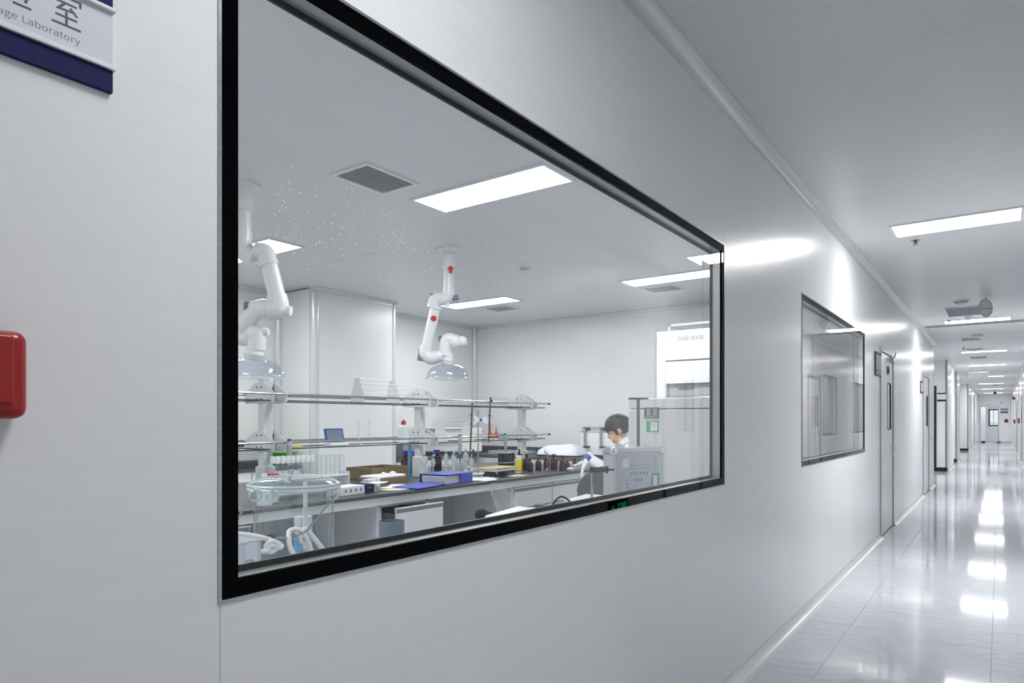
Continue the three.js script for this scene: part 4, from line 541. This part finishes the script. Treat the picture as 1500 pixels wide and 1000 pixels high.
{ const t = thing('storage_cabinet', 'tall beige grey storage cabinet beside the fume hood', 'cabinet', [-0.56, 0, LZ + 0.36]); part(t, 'body', span(-0.44, 0.44, 0.06, 2.2, -0.35, 0.33, 0.006), M.beige); part(t, 'plinth', span(-0.43, 0.43, 0, 0.06, -0.34, 0.3), M.charcoal); for (const s of [-1, 1]) { const d = part(t, 'door', span(Math.min(s * 0.004, s * 0.435), Math.max(s * 0.004, s * 0.435), 0.08, 2.18, 0.332, 0.35, 0.004), M.beige); part(d, 'handle', rod([s * 0.04, 1.0, 0.365], [s * 0.04, 1.2, 0.365], 0.008), M.steel); } }
// ---------------------------------------------------------------- bench along the window wall
const NY = 0.78;
{ const t = thing('window_bench', 'dark-topped bench directly under the large window', 'bench', [0, 0, 0]); part(t, 'top', span(-0.72, -0.06, NY - 0.03, NY, -3.7, 0.9, 0.003), M.greyPanel); part(t, 'carcass', span(-0.66, -0.06, 0, NY - 0.03, -3.68, 0.88), M.powder); }
{ // lidded glass jar
  const t = thing('glass_jar', 'large clear lidded cylindrical glass tank close behind the window', 'glass tank', [-0.47, NY, -1.1]), R = 0.102, L = (x, y, z) => [x + 0.47, y - NY, z + 1.1];
  part(t, 'glass_wall', cyl(R, R, 0.315, 0, 0.165, 0, 0, 0, 0, 64, true), M.thickGlass); part(t, 'base', cyl(R + 0.004, R + 0.004, 0.012, 0, 0.006, 0, 0, 0, 0, 48), M.thickGlass);
  part(t, 'flange', lathe([[R, 0.316], [R + 0.016, 0.318], [R + 0.018, 0.322], [R + 0.016, 0.327], [R - 0.004, 0.328]], 56), M.rimGlass, 'ground glass flange'); part(t, 'lid', lathe([[0.001, 0.352], [R * 0.6, 0.35], [R, 0.343], [R + 0.012, 0.335], [R + 0.016, 0.329]], 56), M.thickGlass); part(t, 'lid_rim', at(new THREE.TorusGeometry(R + 0.014, 0.0035, 8, 64), 0, 0.331, 0, Math.PI / 2, 0, 0), M.rimGlass); part(t, 'lid_ridge', at(new THREE.TorusGeometry(R * 0.72, 0.0022, 8, 64), 0, 0.349, 0, Math.PI / 2, 0, 0), M.rimGlass);
  for (const p of [L(-0.4, 1.092, -0.985), L(-0.44, 1.095, -0.965), L(-0.375, 1.085, -1.15)]) { const k = part(t, 'side_knob', ball(0.017, ...p), M.thickGlass); part(k, 'knob_ring', at(new THREE.TorusGeometry(0.014, 0.003, 8, 24), ...p, 0, 0.9, 0), M.rimGlass); }
  for (const a of [2.6, -0.75]) part(t, 'clamp', [rbox(0.026, 0.006, 0.016, 0.003, Math.cos(a) * R, 0.346, -Math.sin(a) * R), rbox(0.008, 0.02, 0.01, 0.003, Math.cos(a) * (R + 0.004), 0.352, -Math.sin(a) * (R + 0.004))], M.chrome);
  part(t, 'inner_rod', rod([0, 0.05, -0.035], [0, 0.335, -0.035], 0.006), M.frosted);
  const w = (pts, r = 0.0024) => pts.slice(1).map((p, i) => rod(L(...pts[i]), L(...p), r, r, 8));
  part(t, 'wire_bail', w([[-0.36, 1.085, -1.15], [-0.325, 1.023, -1.045], [-0.318, 1.012, -1.028], [-0.31, 1.0, -0.98], [-0.31, 1.008, -0.925]]), M.steel); part(t, 'wire_bail', w([[-0.4, 1.1, -0.93], [-0.34, 1.05, -0.85], [-0.31, 0.99, -0.79]]), M.steel); part(t, 'wire_ring', at(new THREE.TorusGeometry(0.011, 0.0028, 8, 22), ...L(-0.31, 1.006, -0.915), 0, 1.2, 0), M.darkSteel);
}
{ const t = thing('sample_tube', 'white and blue cylindrical bottle standing inside the glass tank', 'bottle', [-0.5, NY + 0.012, -1.15]); part(t, 'upper_sleeve', cyl(0.024, 0.024, 0.056, 0, 0.196, 0), M.frosted); part(t, 'contents', cyl(0.0238, 0.0238, 0.166, 0, 0.084, 0), M.lightBlue, 'blue lower part'); }
{ const t = thing('white_hose', 'white flexible hose looped in front of the glass tank', 'hose', [-0.32, NY, -1.0]), q = (y, z, x = 0) => [x, 1.28 - (1.28 - y) * 0.9716 - NY, z * 0.9716 + 1.0];
  part(t, 'hose_coil', tube([q(0.88, -1.08, 0.01), q(0.925, -1.075), q(0.953, -1.069), q(0.98, -1.058), q(1.005, -1.038), q(1.009, -1.008), q(0.989, -0.996, 0.012), q(0.962, -0.998, 0.02), q(0.93, -1.022, 0.02), q(0.88, -1.06, 0.02)], 0.0062, 80), M.whitePlastic);
  part(t, 'hose_tail', tube([q(0.97, -1.05, -0.01), q(1.006, -1.058, -0.01), q(0.967, -1.09), q(0.92, -1.126), q(0.87, -1.16)], 0.0062, 50), M.whitePlastic);
  part(t, 'hose_run', tube([q(1.035, -0.80, 0.03), q(1.022, -0.863, 0.02), q(1.004, -0.924, 0.02), q(0.983, -0.966, 0.02), q(0.978, -0.956, 0.03), q(0.987, -0.932, 0.03), q(0.976, -0.918, 0.03), q(0.987, -0.863, 0.03), q(0.995, -0.8, 0.03)], 0.006, 90), M.whitePlastic);
  part(t, 'hose_knot', [at(new THREE.TorusGeometry(0.012, 0.006, 10, 24), ...q(0.984, -0.936, 0.028), 0.3, 1.3, 0)], M.whitePlastic);
  part(t, 'snap_clip', tube([q(0.995, -1.0, 0.008), q(0.965, -1.012, 0.008), q(0.94, -1.04, 0.008), q(0.945, -1.05, 0.008), q(0.975, -1.03, 0.008), q(0.998, -1.02, 0.008)], 0.0024, 50, 6, true), M.steel); }
{ const t = thing('marked_box', 'clear plastic box with a dark oval certification mark', 'box', [-0.245, NY, -0.765]); for (const [n, g] of [['side', span(-0.045, -0.043, 0, 0.25, -0.055, 0.09)], ['side', span(0.043, 0.045, 0, 0.25, -0.055, 0.09)], ['end', span(-0.043, 0.043, 0, 0.25, -0.055, -0.053)], ['base', span(-0.043, 0.043, 0, 0.003, -0.053, 0.09)]]) part(t, n, g, n === 'end' ? M.frosted : M.film); part(t, 'edge', [rod([0.044, 0, -0.054], [0.044, 0.25, -0.054], 0.003), rod([0.044, 0.25, -0.054], [0.044, 0.25, 0.09], 0.003), rod([0.044, 0, -0.02], [0.044, 0.25, -0.02], 0.002)], M.rimGlass);
  part(t, 'mark', [at(new THREE.TorusGeometry(0.008, 0.0007, 6, 28).scale(1.3, 0.85, 1), 0.0465, 0.206, -0.03, 0, Math.PI / 2, 0), ...[-1, 0, 1].map(i => at(new THREE.TorusGeometry(0.0034, 0.0006, 6, 12, 3.4), 0.0465, 0.206, -0.029 + i * 0.0042, 0, Math.PI / 2, -1.7)), at(new THREE.BoxGeometry(0.02, 0.002, 0.0006), 0.0465, 0.196, -0.03, 0, Math.PI / 2, 0)], M.charcoal, 'dark oval mark'); }
{ const t = thing('small_flask', 'small clear stoppered flask beside the glass tank', 'flask', [-0.62, NY, -0.88]); part(t, 'glass_body', lathe([[0.001, 0.24], [0.02, 0.241], [0.024, 0.255], [0.008, 0.28], [0.008, 0.34], [0.011, 0.342]], 18), M.glass); part(t, 'stand', [cyl(0.035, 0.03, 0.01, 0, 0.005, 0), rod([0, 0.01, 0], [0, 0.24, 0], 0.008)], M.thickGlass); }
{ const t = thing('grey_cup', 'slate grey plastic cup on the window bench', 'cup', [-0.42, NY, -1.405]); part(t, 'cup', lathe([[0.001, 0.005], [0.034, 0.005], [0.036, 0.2], [0.0375, 0.2], [0.0385, 0.198], [0.036, 0.0], [0.001, 0.0]], 36), M.slate); }
{ const t = thing('white_tray', 'white plastic tray with stepped rim just above the window sill', 'tray', [-0.36, NY, -1.78]); part(t, 'tray', rbox(0.16, 0.13, 0.26, 0.012, 0, 0.066, 0), M.whitePlastic); part(t, 'step', rbox(0.14, 0.025, 0.2, 0.01, -0.01, 0.14, -0.02), M.whitePlastic); }
sheet('paper_sheet', 'white sheet with blue edge beside the tank', -0.4, -1.36, 0.2, 0.16, 0.2, M.paper, NY + 0.0005); 
{ const t = thing('balance', 'white sloped-top instrument with cable loops on the window bench', 'instrument', [-0.4, NY, -2.05]); part(t, 'body', [rbox(0.24, 0.13, 0.27, 0.012, 0, 0.066, 0), at(new RoundedBoxGeometry(0.22, 0.03, 0.22, 2, 0.01), 0, 0.137, -0.02, 0.06)], M.whitePlastic); part(t, 'cable_loop', tube([[0.05, 0.125, 0.13], [0.05, 0.15, 0.12], [0.05, 0.15, 0.1], [0.05, 0.128, 0.095]], 0.004, 20), M.whitePlastic); }
{ const t = thing('black_plug', 'black plug lying beside the white instrument', 'plug', [-0.57, NY, -2.03]); part(t, 'head', ball(0.024, 0, 0.14, 0.01, 1, 0.8, 1.2), M.rubber); part(t, 'plug_body', rod([0, 0.13, 0.0], [0, 0.13, -0.05], 0.012), M.rubber); part(t, 'lead', tube([[0, 0.13, 0.02], [0, 0.06, 0.03], [0, 0.01, 0.0]], 0.014, 16), M.rubber); }
{ const t = thing('plastic_sack', 'upright open clear plastic sack behind the white instrument', 'bag', [-0.6, NY, -2.3], 0.1); const g = new THREE.CylinderGeometry(0.14, 0.1, 0.28, 40, 12, true), p = g.attributes.position, q = lattice(64, 10); for (let i = 0; i < p.count; i++) { const y = p.getY(i) / 0.28 + 0.5, a = Math.atan2(p.getZ(i), p.getX(i)), s = 1 + 0.35 * (q((a + 4) * 8, y * 60) - 0.5); p.setXYZ(i, p.getX(i) * s * 0.35, y * (0.14 + 0.11 * Math.sin(a)), p.getZ(i) * s + 0.05 * y); } g.computeVertexNormals(); part(t, 'film', g, M.film); part(t, 'hem', tube(Array.from({ length: 16 }, (_, i) => { const a = i / 16 * Math.PI * 2; return [0.05 * Math.cos(a), (0.14 + 0.11 * Math.sin(a)), 0.14 * Math.sin(a) + 0.05]; }), 0.0015, 40, 5, true), M.film); }
{ const t = thing('black_cables', 'looped black cables lying between papers and instrument', 'cable', [-0.25, NY + 0.03, -2.06]); part(t, 'cable', tube([[0, 0.04, 0.06], [0, 0.14, 0.05], [0, 0.19, -0.02], [0, 0.16, -0.1], [0, 0.1, -0.14], [0, -0.02, -0.16]], 0.004, 50), M.rubber); part(t, 'cable', tube([[0.03, 0.03, 0.03], [0.03, 0.12, 0.02], [0.03, 0.145, -0.03], [0.03, 0.12, -0.09], [0.03, 0.02, -0.12]], 0.004, 50), M.rubber); part(t, 'cable', tube([[0.02, 0.03, -0.14], [0.02, 0.12, -0.16], [0.02, 0.13, -0.22], [0.02, 0.05, -0.28]], 0.0035, 40), M.rubber); }
{ const t = thing('document_stack', 'stack of papers in a clear sleeve beside the rod stand', 'papers', [-0.44, NY, -2.66], -0.2); part(t, 'papers', [rbox(0.2, 0.1, 0.17, 0.006, 0, 0.051, 0.0), rbox(0.19, 0.04, 0.2, 0.003, 0, 0.128, -0.01, 0.05, 0.2)], M.paper); part(t, 'sleeve', [crumple(0.22, 0.12, 0.12, 0.6).translate(0.0, 0.002, 0.13)], M.film); part(t, 'block', rbox(0.1, 0.125, 0.04, 0.004, -0.1, 0.0635, 0.2), M.darkGrey); }
{ const t = thing('clamp_stand', 'thin steel rod stand with a dark clamp beside the case', 'clamp stand', [-0.29, NY, -2.39], YAW); part(t, 'base', rbox(0.12, 0.012, 0.08, 0.004, 0, 0.006, 0), M.darkSteel); part(t, 'rod', rod([0, 0.01, 0], [0, 0.31, 0], 0.006), M.steel); part(t, 'clamp', [rbox(0.075, 0.02, 0.018, 0.005, 0.03, 0.3, 0), rbox(0.02, 0.024, 0.022, 0.004, 0, 0.3, 0), rbox(0.012, 0.03, 0.022, 0.004, 0.06, 0.3, 0), rod([0.06, 0.3, 0], [0.09, 0.3, 0], 0.004)], M.charcoal); }
{ // aluminium case, standing on edge
  const t = thing('aluminium_case', 'silver aluminium carrying case with blue printing and green label', 'case', [-0.5, NY, -3.215], Math.PI / 2 - 0.453), w = 0.335, h = 0.352, d = 0.085;
  part(t, 'shell', rbox(w, h, d - 0.012, 0.016, 0, h / 2 + 0.004, -0.006), M.caseAlu); part(t, 'edge_profile', [rbox(w + 0.006, 0.03, d, 0.012, 0, h - 0.006, 0), rbox(w + 0.006, 0.03, d, 0.012, 0, 0.016, 0), rbox(0.03, h, d, 0.012, -w / 2 + 0.01, h / 2 + 0.004, 0), rbox(0.012, h, d - 0.03, 0.005, w / 2, h / 2 + 0.004, 0)], M.caseAlu);
  for (const x of [-w / 2 + 0.012, w / 2 - 0.012]) part(t, 'corner_cap', rbox(0.045, 0.045, d + 0.006, 0.016, x, h - 0.012, 0), M.chrome); for (const x of [-0.1, 0.09]) part(t, 'latch', [rbox(0.045, 0.014, 0.03, 0.004, x, h + 0.014, 0.01), rbox(0.015, 0.008, 0.02, 0.002, x + 0.008, h + 0.022, 0.01)], M.chrome);
  const face = printed(512, 448, (g, W, Hh) => {
    g.fillStyle = '#b3bac2'; g.fillRect(0, 0, W, Hh); g.fillStyle = '#8d99a8'; for (let r = 0; r < 2; r++) for (let i = 0; i < 17; i++) g.fillRect(150 + i * 14 + (i % 3), 92 + r * 26, 10, 9);
    g.strokeStyle = '#3552a5'; g.lineWidth = 5; const mark = (x, y, s, a) => { g.save(); g.translate(x, y); g.rotate(a); g.beginPath(); g.moveTo(-s * .4, -s * .3); g.lineTo(s * .4, -s * .3); g.moveTo(0, -s * .5); g.lineTo(-s * .2, s * .5); g.moveTo(-s * .3, s * .1); g.lineTo(s * .4, s * .2); g.stroke(); g.restore(); };
    for (let i = 0; i < 6; i++) mark(170 + i * 36, 168, 26, 0); for (let i = 0; i < 3; i++) mark(215 + i * 38, 226, 30, 0); g.lineWidth = 4; for (let i = 0; i < 15; i++) { const a = Math.PI * (0.02 + 0.96 * i / 14); mark(258 + Math.cos(a) * 150, 215 + Math.sin(a) * 140, 19, a - Math.PI / 2); }
    g.strokeRect(350, 372, 92, 44); for (let i = 0; i < 3; i++) mark(372 + i * 26, 394, 20, 0); for (let i = 0; i < 4; i++) mark(72 + i * 22, 420, 18, 0); g.fillStyle = '#dfe4ea'; g.fillRect(70, 40, 66, 70); g.strokeStyle = '#b6c0ca'; g.strokeRect(84, 52, 38, 24);
  }, 0.4); face.metalness = 0.35;
  part(t, 'printed_face', at(new THREE.PlaneGeometry(w - 0.05, 0.268), 0.006, h - 0.028 - 0.134, d / 2 - 0.0115), face, 'blue printed marks'); const lab = part(t, 'label_sticker', rbox(0.05, 0.085, 0.0012, 0.0005, w / 2 - 0.05, h - 0.172, d / 2 - 0.01), M.labelGreen, 'green sticker'); part(lab, 'sticker_field', rbox(0.024, 0.055, 0.0012, 0.0005, w / 2 - 0.055, h - 0.169, d / 2 - 0.009), M.paper);
}
{ const t = thing('pole_stand', 'steel pole with flat dark top standing behind the case', 'stand', [-0.6, NY, -3.475], YAW); part(t, 'base', cyl(0.07, 0.07, 0.012, 0, 0.006, 0), M.darkSteel); part(t, 'pole', rod([0, 0.01, 0], [0, 0.62, 0], 0.009), M.darkSteel); part(t, 'top_plate', rbox(0.105, 0.01, 0.06, 0.003, 0, 0.623, 0), M.charcoal); }
{ // refrigerator
  const t = thing('refrigerator', 'pale grey upright cabinet refrigerator with green label beside the window', 'refrigerator', [0, 0, 0]);
  part(t, 'body', span(-0.79, -0.08, 0.02, 1.412, -4.36, -3.77, 0.008), M.greyWhite); part(t, 'door', span(-0.79, -0.08, 0.06, 1.345, -3.765, -3.733, 0.006), M.greyWhite); part(t, 'top_panel', span(-0.79, -0.08, 1.35, 1.412, -3.765, -3.733, 0.006), M.greyWhite); part(t, 'foot', [span(-0.78, -0.7, 0, 0.02, -3.85, -3.78), span(-0.17, -0.09, 0, 0.02, -3.85, -3.78), span(-0.78, -0.7, 0, 0.02, -4.35, -4.28), span(-0.17, -0.09, 0, 0.02, -4.35, -4.28)], M.black);
  const lab = part(t, 'label_plate', at(plateGeo(0.095, 0.065), -0.635, 1.325, -3.7315), printed(256, 176, (g, w, h) => { g.fillStyle = '#3e444a'; g.fillRect(0, 0, w, h); g.fillStyle = '#c4cacf'; for (let r = 0; r < 4; r++) for (let c = 0; c < 2; c++) g.fillRect(40 + c * 112, 22 + r * 30, 70, 16); g.fillRect(20, 146, 210, 12); })); part(t, 'label_sticker', at(plateGeo(0.078, 0.072), -0.63, 1.247, -3.7315), printed(192, 176, (g, w, h) => { g.fillStyle = '#41a36c'; g.fillRect(0, 0, w, h); g.fillStyle = '#e3e6e6'; g.fillRect(66, 34, 108, 124); g.fillRect(20, 8, 150, 12); g.fillStyle = '#9aa3a8'; for (let i = 0; i < 4; i++) g.fillRect(78, 48 + i * 18, 60 + 10 * (i % 3), 6); }), 'green sticker with white field');
}
// ---------------------------------------------------------------- chair, stool and the person
{ const t = thing('office_chair', 'dark grey upholstered chair with rounded back beside the aluminium case', 'chair', [-1.2, 0, -4.33], YAW - 0.25);
  const bs = new THREE.Shape(); bs.moveTo(-0.22, -0.2); bs.lineTo(0.22, -0.2); bs.lineTo(0.22, 0.06); bs.quadraticCurveTo(0.21, 0.21, 0, 0.235); bs.quadraticCurveTo(-0.21, 0.21, -0.22, 0.06); part(t, 'backrest', at(new THREE.ExtrudeGeometry(bs, { depth: 0.03, bevelEnabled: true, bevelSize: 0.018, bevelThickness: 0.018, bevelSegments: 4, curveSegments: 16 }), 0, 0.715, 0.14, -0.12), M.darkGrey); part(t, 'back_rim', tube([...bs.getPoints(14).map(p => [p.x * 1.06, p.y * 1.04 + 0.715, 0.17 - p.y * 0.12])], 0.009, 80, 8), M.charcoal); part(t, 'seat', rbox(0.46, 0.08, 0.44, 0.035, 0, 0.44, -0.06), M.darkGrey); part(t, 'back_bracket', rbox(0.05, 0.3, 0.02, 0.006, 0, 0.5, 0.17), M.black); part(t, 'column', cyl(0.025, 0.025, 0.32, 0, 0.24, -0.06), M.darkSteel); for (let i = 0; i < 5; i++) { const a = i * 1.2566 + 0.3, l = part(t, 'leg', rod([0, 0.09, -0.06], [0.26 * Math.cos(a), 0.06, -0.06 + 0.26 * Math.sin(a)], 0.018, 0.014), M.black); part(l, 'caster', cyl(0.026, 0.026, 0.03, 0.26 * Math.cos(a), 0.027, -0.06 + 0.26 * Math.sin(a), Math.PI / 2, 0, 0, 14), M.rubber); } }
{ const t = thing('lab_stool', 'round lab stool under the seated person', 'stool', [-1.28, 0, -4.96]); part(t, 'seat', cyl(0.17, 0.17, 0.04, 0, 0.37, 0, 0, 0, 0, 32), M.darkGrey); part(t, 'column', cyl(0.025, 0.025, 0.27, 0, 0.22, 0), M.steel); for (let i = 0; i < 5; i++) { const a = i * 1.2566; part(t, 'leg', rod([0, 0.1, 0], [0.2 * Math.cos(a), 0.015, 0.2 * Math.sin(a)], 0.015), M.darkSteel); } }
function march(res, c, half, f) {
  const mc = new MarchingCubes(res, M.skin, false, false, 120000); mc.isolation = 0; mc.field.fill(-1);
  const hs = res / 2; for (let z = 0; z < res; z++) for (let y = 0; y < res; y++) for (let x = 0; x < res; x++) mc.field[x + y * res + z * res * res] = -f((x - hs) / hs * half + c[0], (y - hs) / hs * half + c[1], (z - hs) / hs * half + c[2]) * 10;
  mc.update(); const n = mc.count ?? mc.geometry.drawRange.count, g = new THREE.BufferGeometry();
  const p = new Float32Array(mc.positionArray.slice(0, n * 3)), nn = new Float32Array(mc.normalArray.slice(0, n * 3)); for (let i = 0; i < n; i++) for (let k = 0; k < 3; k++) p[3 * i + k] = p[3 * i + k] * half + c[k];
  g.setAttribute('position', new THREE.BufferAttribute(p, 3)); g.setAttribute('normal', new THREE.BufferAttribute(nn, 3)); return g;
}
const smin = (a, b, k) => { const h = Math.max(k - Math.abs(a - b), 0) / k; return Math.min(a, b) - h * h * k / 4; };
const capsule = (a, b, r0, r1) => { const d = [b[0] - a[0], b[1] - a[1], b[2] - a[2]], L = d[0] * d[0] + d[1] * d[1] + d[2] * d[2] || 1e-9; return (x, y, z) => { const t = Math.max(0, Math.min(1, ((x - a[0]) * d[0] + (y - a[1]) * d[1] + (z - a[2]) * d[2]) / L)); return Math.hypot(x - a[0] - d[0] * t, y - a[1] - d[1] * t, z - a[2] - d[2] * t) - (r0 + (r1 - r0) * t); }; };
const ell = (c, r) => (x, y, z) => { const k = Math.hypot((x - c[0]) / r[0], (y - c[1]) / r[1], (z - c[2]) / r[2]); return (k - 1) * Math.min(...r); };
const blend = (fs, k) => (x, y, z) => fs.reduce((m, f) => smin(m, f(x, y, z), k), 9);
{
  const t = thing('person', 'person in a white lab coat and gloves bending over the bench', 'person', [-1.257, 0, -4.95], -1.150);
  // head in its own frame: face towards +z, tipped forward
  const hc = [0, 1.206, 0.2], hk = 0.92, tip = 0.42, ct = Math.cos(tip), st = Math.sin(tip);
  const inHead = f => (x, y, z) => { const Y = y - hc[1], Z = z - hc[2]; return hk * f((x - hc[0]) / hk, (Y * ct + Z * st) / hk, (-Y * st + Z * ct) / hk); };
  const headF = blend([ell([0, 0.025, -0.012], [0.073, 0.088, 0.092]), ell([0, -0.035, 0.028], [0.054, 0.072, 0.06]), capsule([0, -0.085, 0.05], [0, -0.088, 0.062], 0.024, 0.02), capsule([0, 0.005, 0.082], [0, -0.03, 0.1], 0.009, 0.012), capsule([-0.02, -0.062, 0.07], [0.02, -0.062, 0.07], 0.013, 0.013), capsule([-0.032, 0.012, 0.068], [0.032, 0.012, 0.068], 0.012, 0.012)], 0.025);
  const ears = blend([ell([0.073, -0.012, -0.012], [0.01, 0.03, 0.018]), ell([-0.073, -0.012, -0.012], [0.01, 0.03, 0.018])], 0.005);
  const head = march(80, hc, 0.16, inHead((x, y, z) => smin(headF(x, y, z), ears(x, y, z), 0.008)));
  const bodyF = blend([capsule([0, 0.55, 0], [0, 0.8, 0.03], 0.13, 0.13), capsule([0, 1.0, 0.09], [0, 1.12, 0.17], 0.055, 0.05), capsule([0.09, 0.55, 0], [0.11, 0.53, 0.4], 0.075, 0.055), capsule([-0.09, 0.55, 0], [-0.11, 0.53, 0.4], 0.075, 0.055), capsule([0.11, 0.53, 0.4], [0.11, 0.1, 0.38], 0.055, 0.038), capsule([-0.11, 0.53, 0.4], [-0.11, 0.1, 0.38], 0.055, 0.038), capsule([0.11, 0.06, 0.36], [0.12, 0.05, 0.52], 0.045, 0.035), capsule([-0.11, 0.06, 0.36], [-0.12, 0.05, 0.52], 0.045, 0.035)], 0.05);
  const wr = [0.2, 0.975, 0.42], wrB = [-0.16, 0.93, 0.48];
  part(t, 'body', [head, march(84, [0, 0.66, 0.15], 0.7, bodyF)], M.skin);
  part(t, 'trousers', march(84, [0, 0.34, 0.2], 0.42, (x, y, z) => Math.max(bodyF(x, y, z) - 0.014, 0.1 - y, y - 0.64)), M.trousers);
  const coatF = blend([ell([0, 0.6, 0.0], [0.2, 0.2, 0.17]), ell([0, 0.84, 0.045], [0.19, 0.22, 0.135]), capsule([-0.14, 1.0, 0.085], [0.14, 1.0, 0.085], 0.075, 0.075), capsule([0, 1.02, 0.1], [0, 1.085, 0.135], 0.085, 0.07), capsule([0.18, 1.0, 0.09], [0.27, 0.83, 0.18], 0.068, 0.058), capsule([0.27, 0.83, 0.18], [wr[0], wr[1] - 0.01, wr[2] - 0.03], 0.058, 0.042), capsule([-0.18, 1.0, 0.09], [-0.25, 0.81, 0.24], 0.068, 0.058), capsule([-0.25, 0.81, 0.24], [wrB[0], wrB[1], wrB[2] - 0.03], 0.058, 0.042)], 0.045);
  const coat = part(t, 'lab_coat', march(96, [0, 0.78, 0.15], 0.44, (x, y, z) => Math.max(coatF(x, y, z), -(capsule([0, 1.07, 0.17], [0, 1.14, 0.2], 0.03, 0.05)(x, y, z)))), M.coat);
  part(coat, 'collar', [tube([[-0.02, 1.055, 0.205], [-0.06, 1.085, 0.165], [-0.055, 1.115, 0.105], [0, 1.125, 0.08], [0.055, 1.115, 0.105], [0.06, 1.085, 0.165], [0.02, 1.055, 0.205]], 0.016, 48, 10)], M.coat);
  // gloves: palm, four fingers and a thumb each
  const hand = (w, dir, s) => { const u = V(...dir).normalize(), side = V(s, 0, 0.15).normalize(), nrm = u.clone().cross(side).normalize(), q = (a, b, c) => V(...w).addScaledVector(u, a).addScaledVector(side, b).addScaledVector(nrm, c).toArray(); const fs = [capsule(q(-0.03, 0, 0), q(0.02, 0, 0), 0.03, 0.028), capsule(q(0.03, -0.018, 0), q(0.08, -0.024, 0), 0.019, 0.016), capsule(q(0.03, 0.018, 0), q(0.08, 0.024, 0), 0.019, 0.016)]; const fing = [[-0.03, 0.058], [-0.01, 0.072], [0.01, 0.068], [0.03, 0.052]].map(([b, l], i) => blend([capsule(q(0.085, b, 0), q(0.085 + l * 0.55, b * 1.15, 0.008), 0.0098, 0.009), capsule(q(0.085 + l * 0.55, b * 1.15, 0.008), q(0.085 + l, b * 1.2, 0.03), 0.009, 0.008)], 0.006)); fing.push(blend([capsule(q(0.025, 0.028, 0), q(0.055, 0.052, 0.012), 0.012, 0.011), capsule(q(0.055, 0.052, 0.012), q(0.085, 0.06, 0.024), 0.011, 0.0085)], 0.006)); const palm = blend(fs, 0.02), c = q(0.06, 0, 0); return march(72, c, 0.13, (x, y, z) => fing.reduce((m, f) => smin(m, f(x, y, z), 0.008), palm(x, y, z))); };
  part(t, 'glove', hand(wr, [0.07, -0.159, 0.084], -1), M.glove); part(t, 'glove', hand(wrB, [0.03, -0.08, 0.12], 1), M.glove);
  for (const [w, d] of [[wr, [0.006, -0.014, 0.016]], [wrB, [0.004, -0.01, 0.016]]]) part(t, 'cuff', rod([w[0] - d[0], w[1] - d[1], w[2] - d[2]], [w[0] + d[0] * 0.6, w[1] + d[1] * 0.6, w[2] + d[2] * 0.6], 0.043, 0.04, 20), M.blue, 'blue cuff');
  // hair: a cap with fringe and sides, cut away from face and ears
  const strands = lattice(64, 26, 5);
  part(t, 'hair', march(84, hc, 0.17, inHead((x, y, z) => {
    const cap = ell([0, 0.036, -0.012], [0.094, 0.101, 0.117])(x, y, z) + 0.012 * (strands((Math.atan2(x, z - 0.02) + 4) * 8, 12 + y * 60) - 0.5);
    const inFace = Math.min(z - 0.03 - 0.1 * Math.max(0, -y), 0.012 + 0.008 * Math.sin(x * 140) + 0.006 * Math.sin(x * 310) - y);            // > 0 inside the face opening
    const below = -0.055 - 0.45 * Math.max(0, -z) - y;                                       // > 0 under the hairline
    const ear = Math.abs(x) > 0.055 ? Math.min(0.012 - y, 0.016 - Math.abs(z + 0.01)) : -1;
    return Math.max(cap, inFace, below, ear);
  })), M.hair);
  const toW = (x, y, z) => [hk * x + hc[0], hk * (y * ct - z * st) + hc[1], hk * (y * st + z * ct) + hc[2]];
  part(t, 'eyes', [ball(0.007, ...toW(0.03, 0.002, 0.083)), ball(0.007, ...toW(-0.03, 0.002, 0.083))], M.hair); part(t, 'mouth', rod(toW(-0.018, -0.062, 0.084), toW(0.018, -0.062, 0.084), 0.004), M.lip); part(t, 'brow', [rod(toW(0.016, 0.02, 0.084), toW(0.045, 0.02, 0.072), 0.003), rod(toW(-0.016, 0.02, 0.084), toW(-0.045, 0.02, 0.072), 0.003)], M.hair);
}
// dried spots on the large pane
{ const g = []; for (let i = 0; i < 650; i++) { const z = -0.72 - 1.75 * Math.pow(rnd(), 1.3), c = 1.655 - 0.07 * (z + 0.72) + (rnd() + rnd() + rnd() - 1.5) * 0.1; g.push(at(new THREE.CircleGeometry(0.0005 + 0.0009 * rnd() * rnd(), 6), -0.0043, c, z, 0, Math.PI / 2, 0)); } const m = part(win1, 'dried_spots', g, M.speck); m.userData.kind = 'stuff'; }

renderer.render(scene, camera);
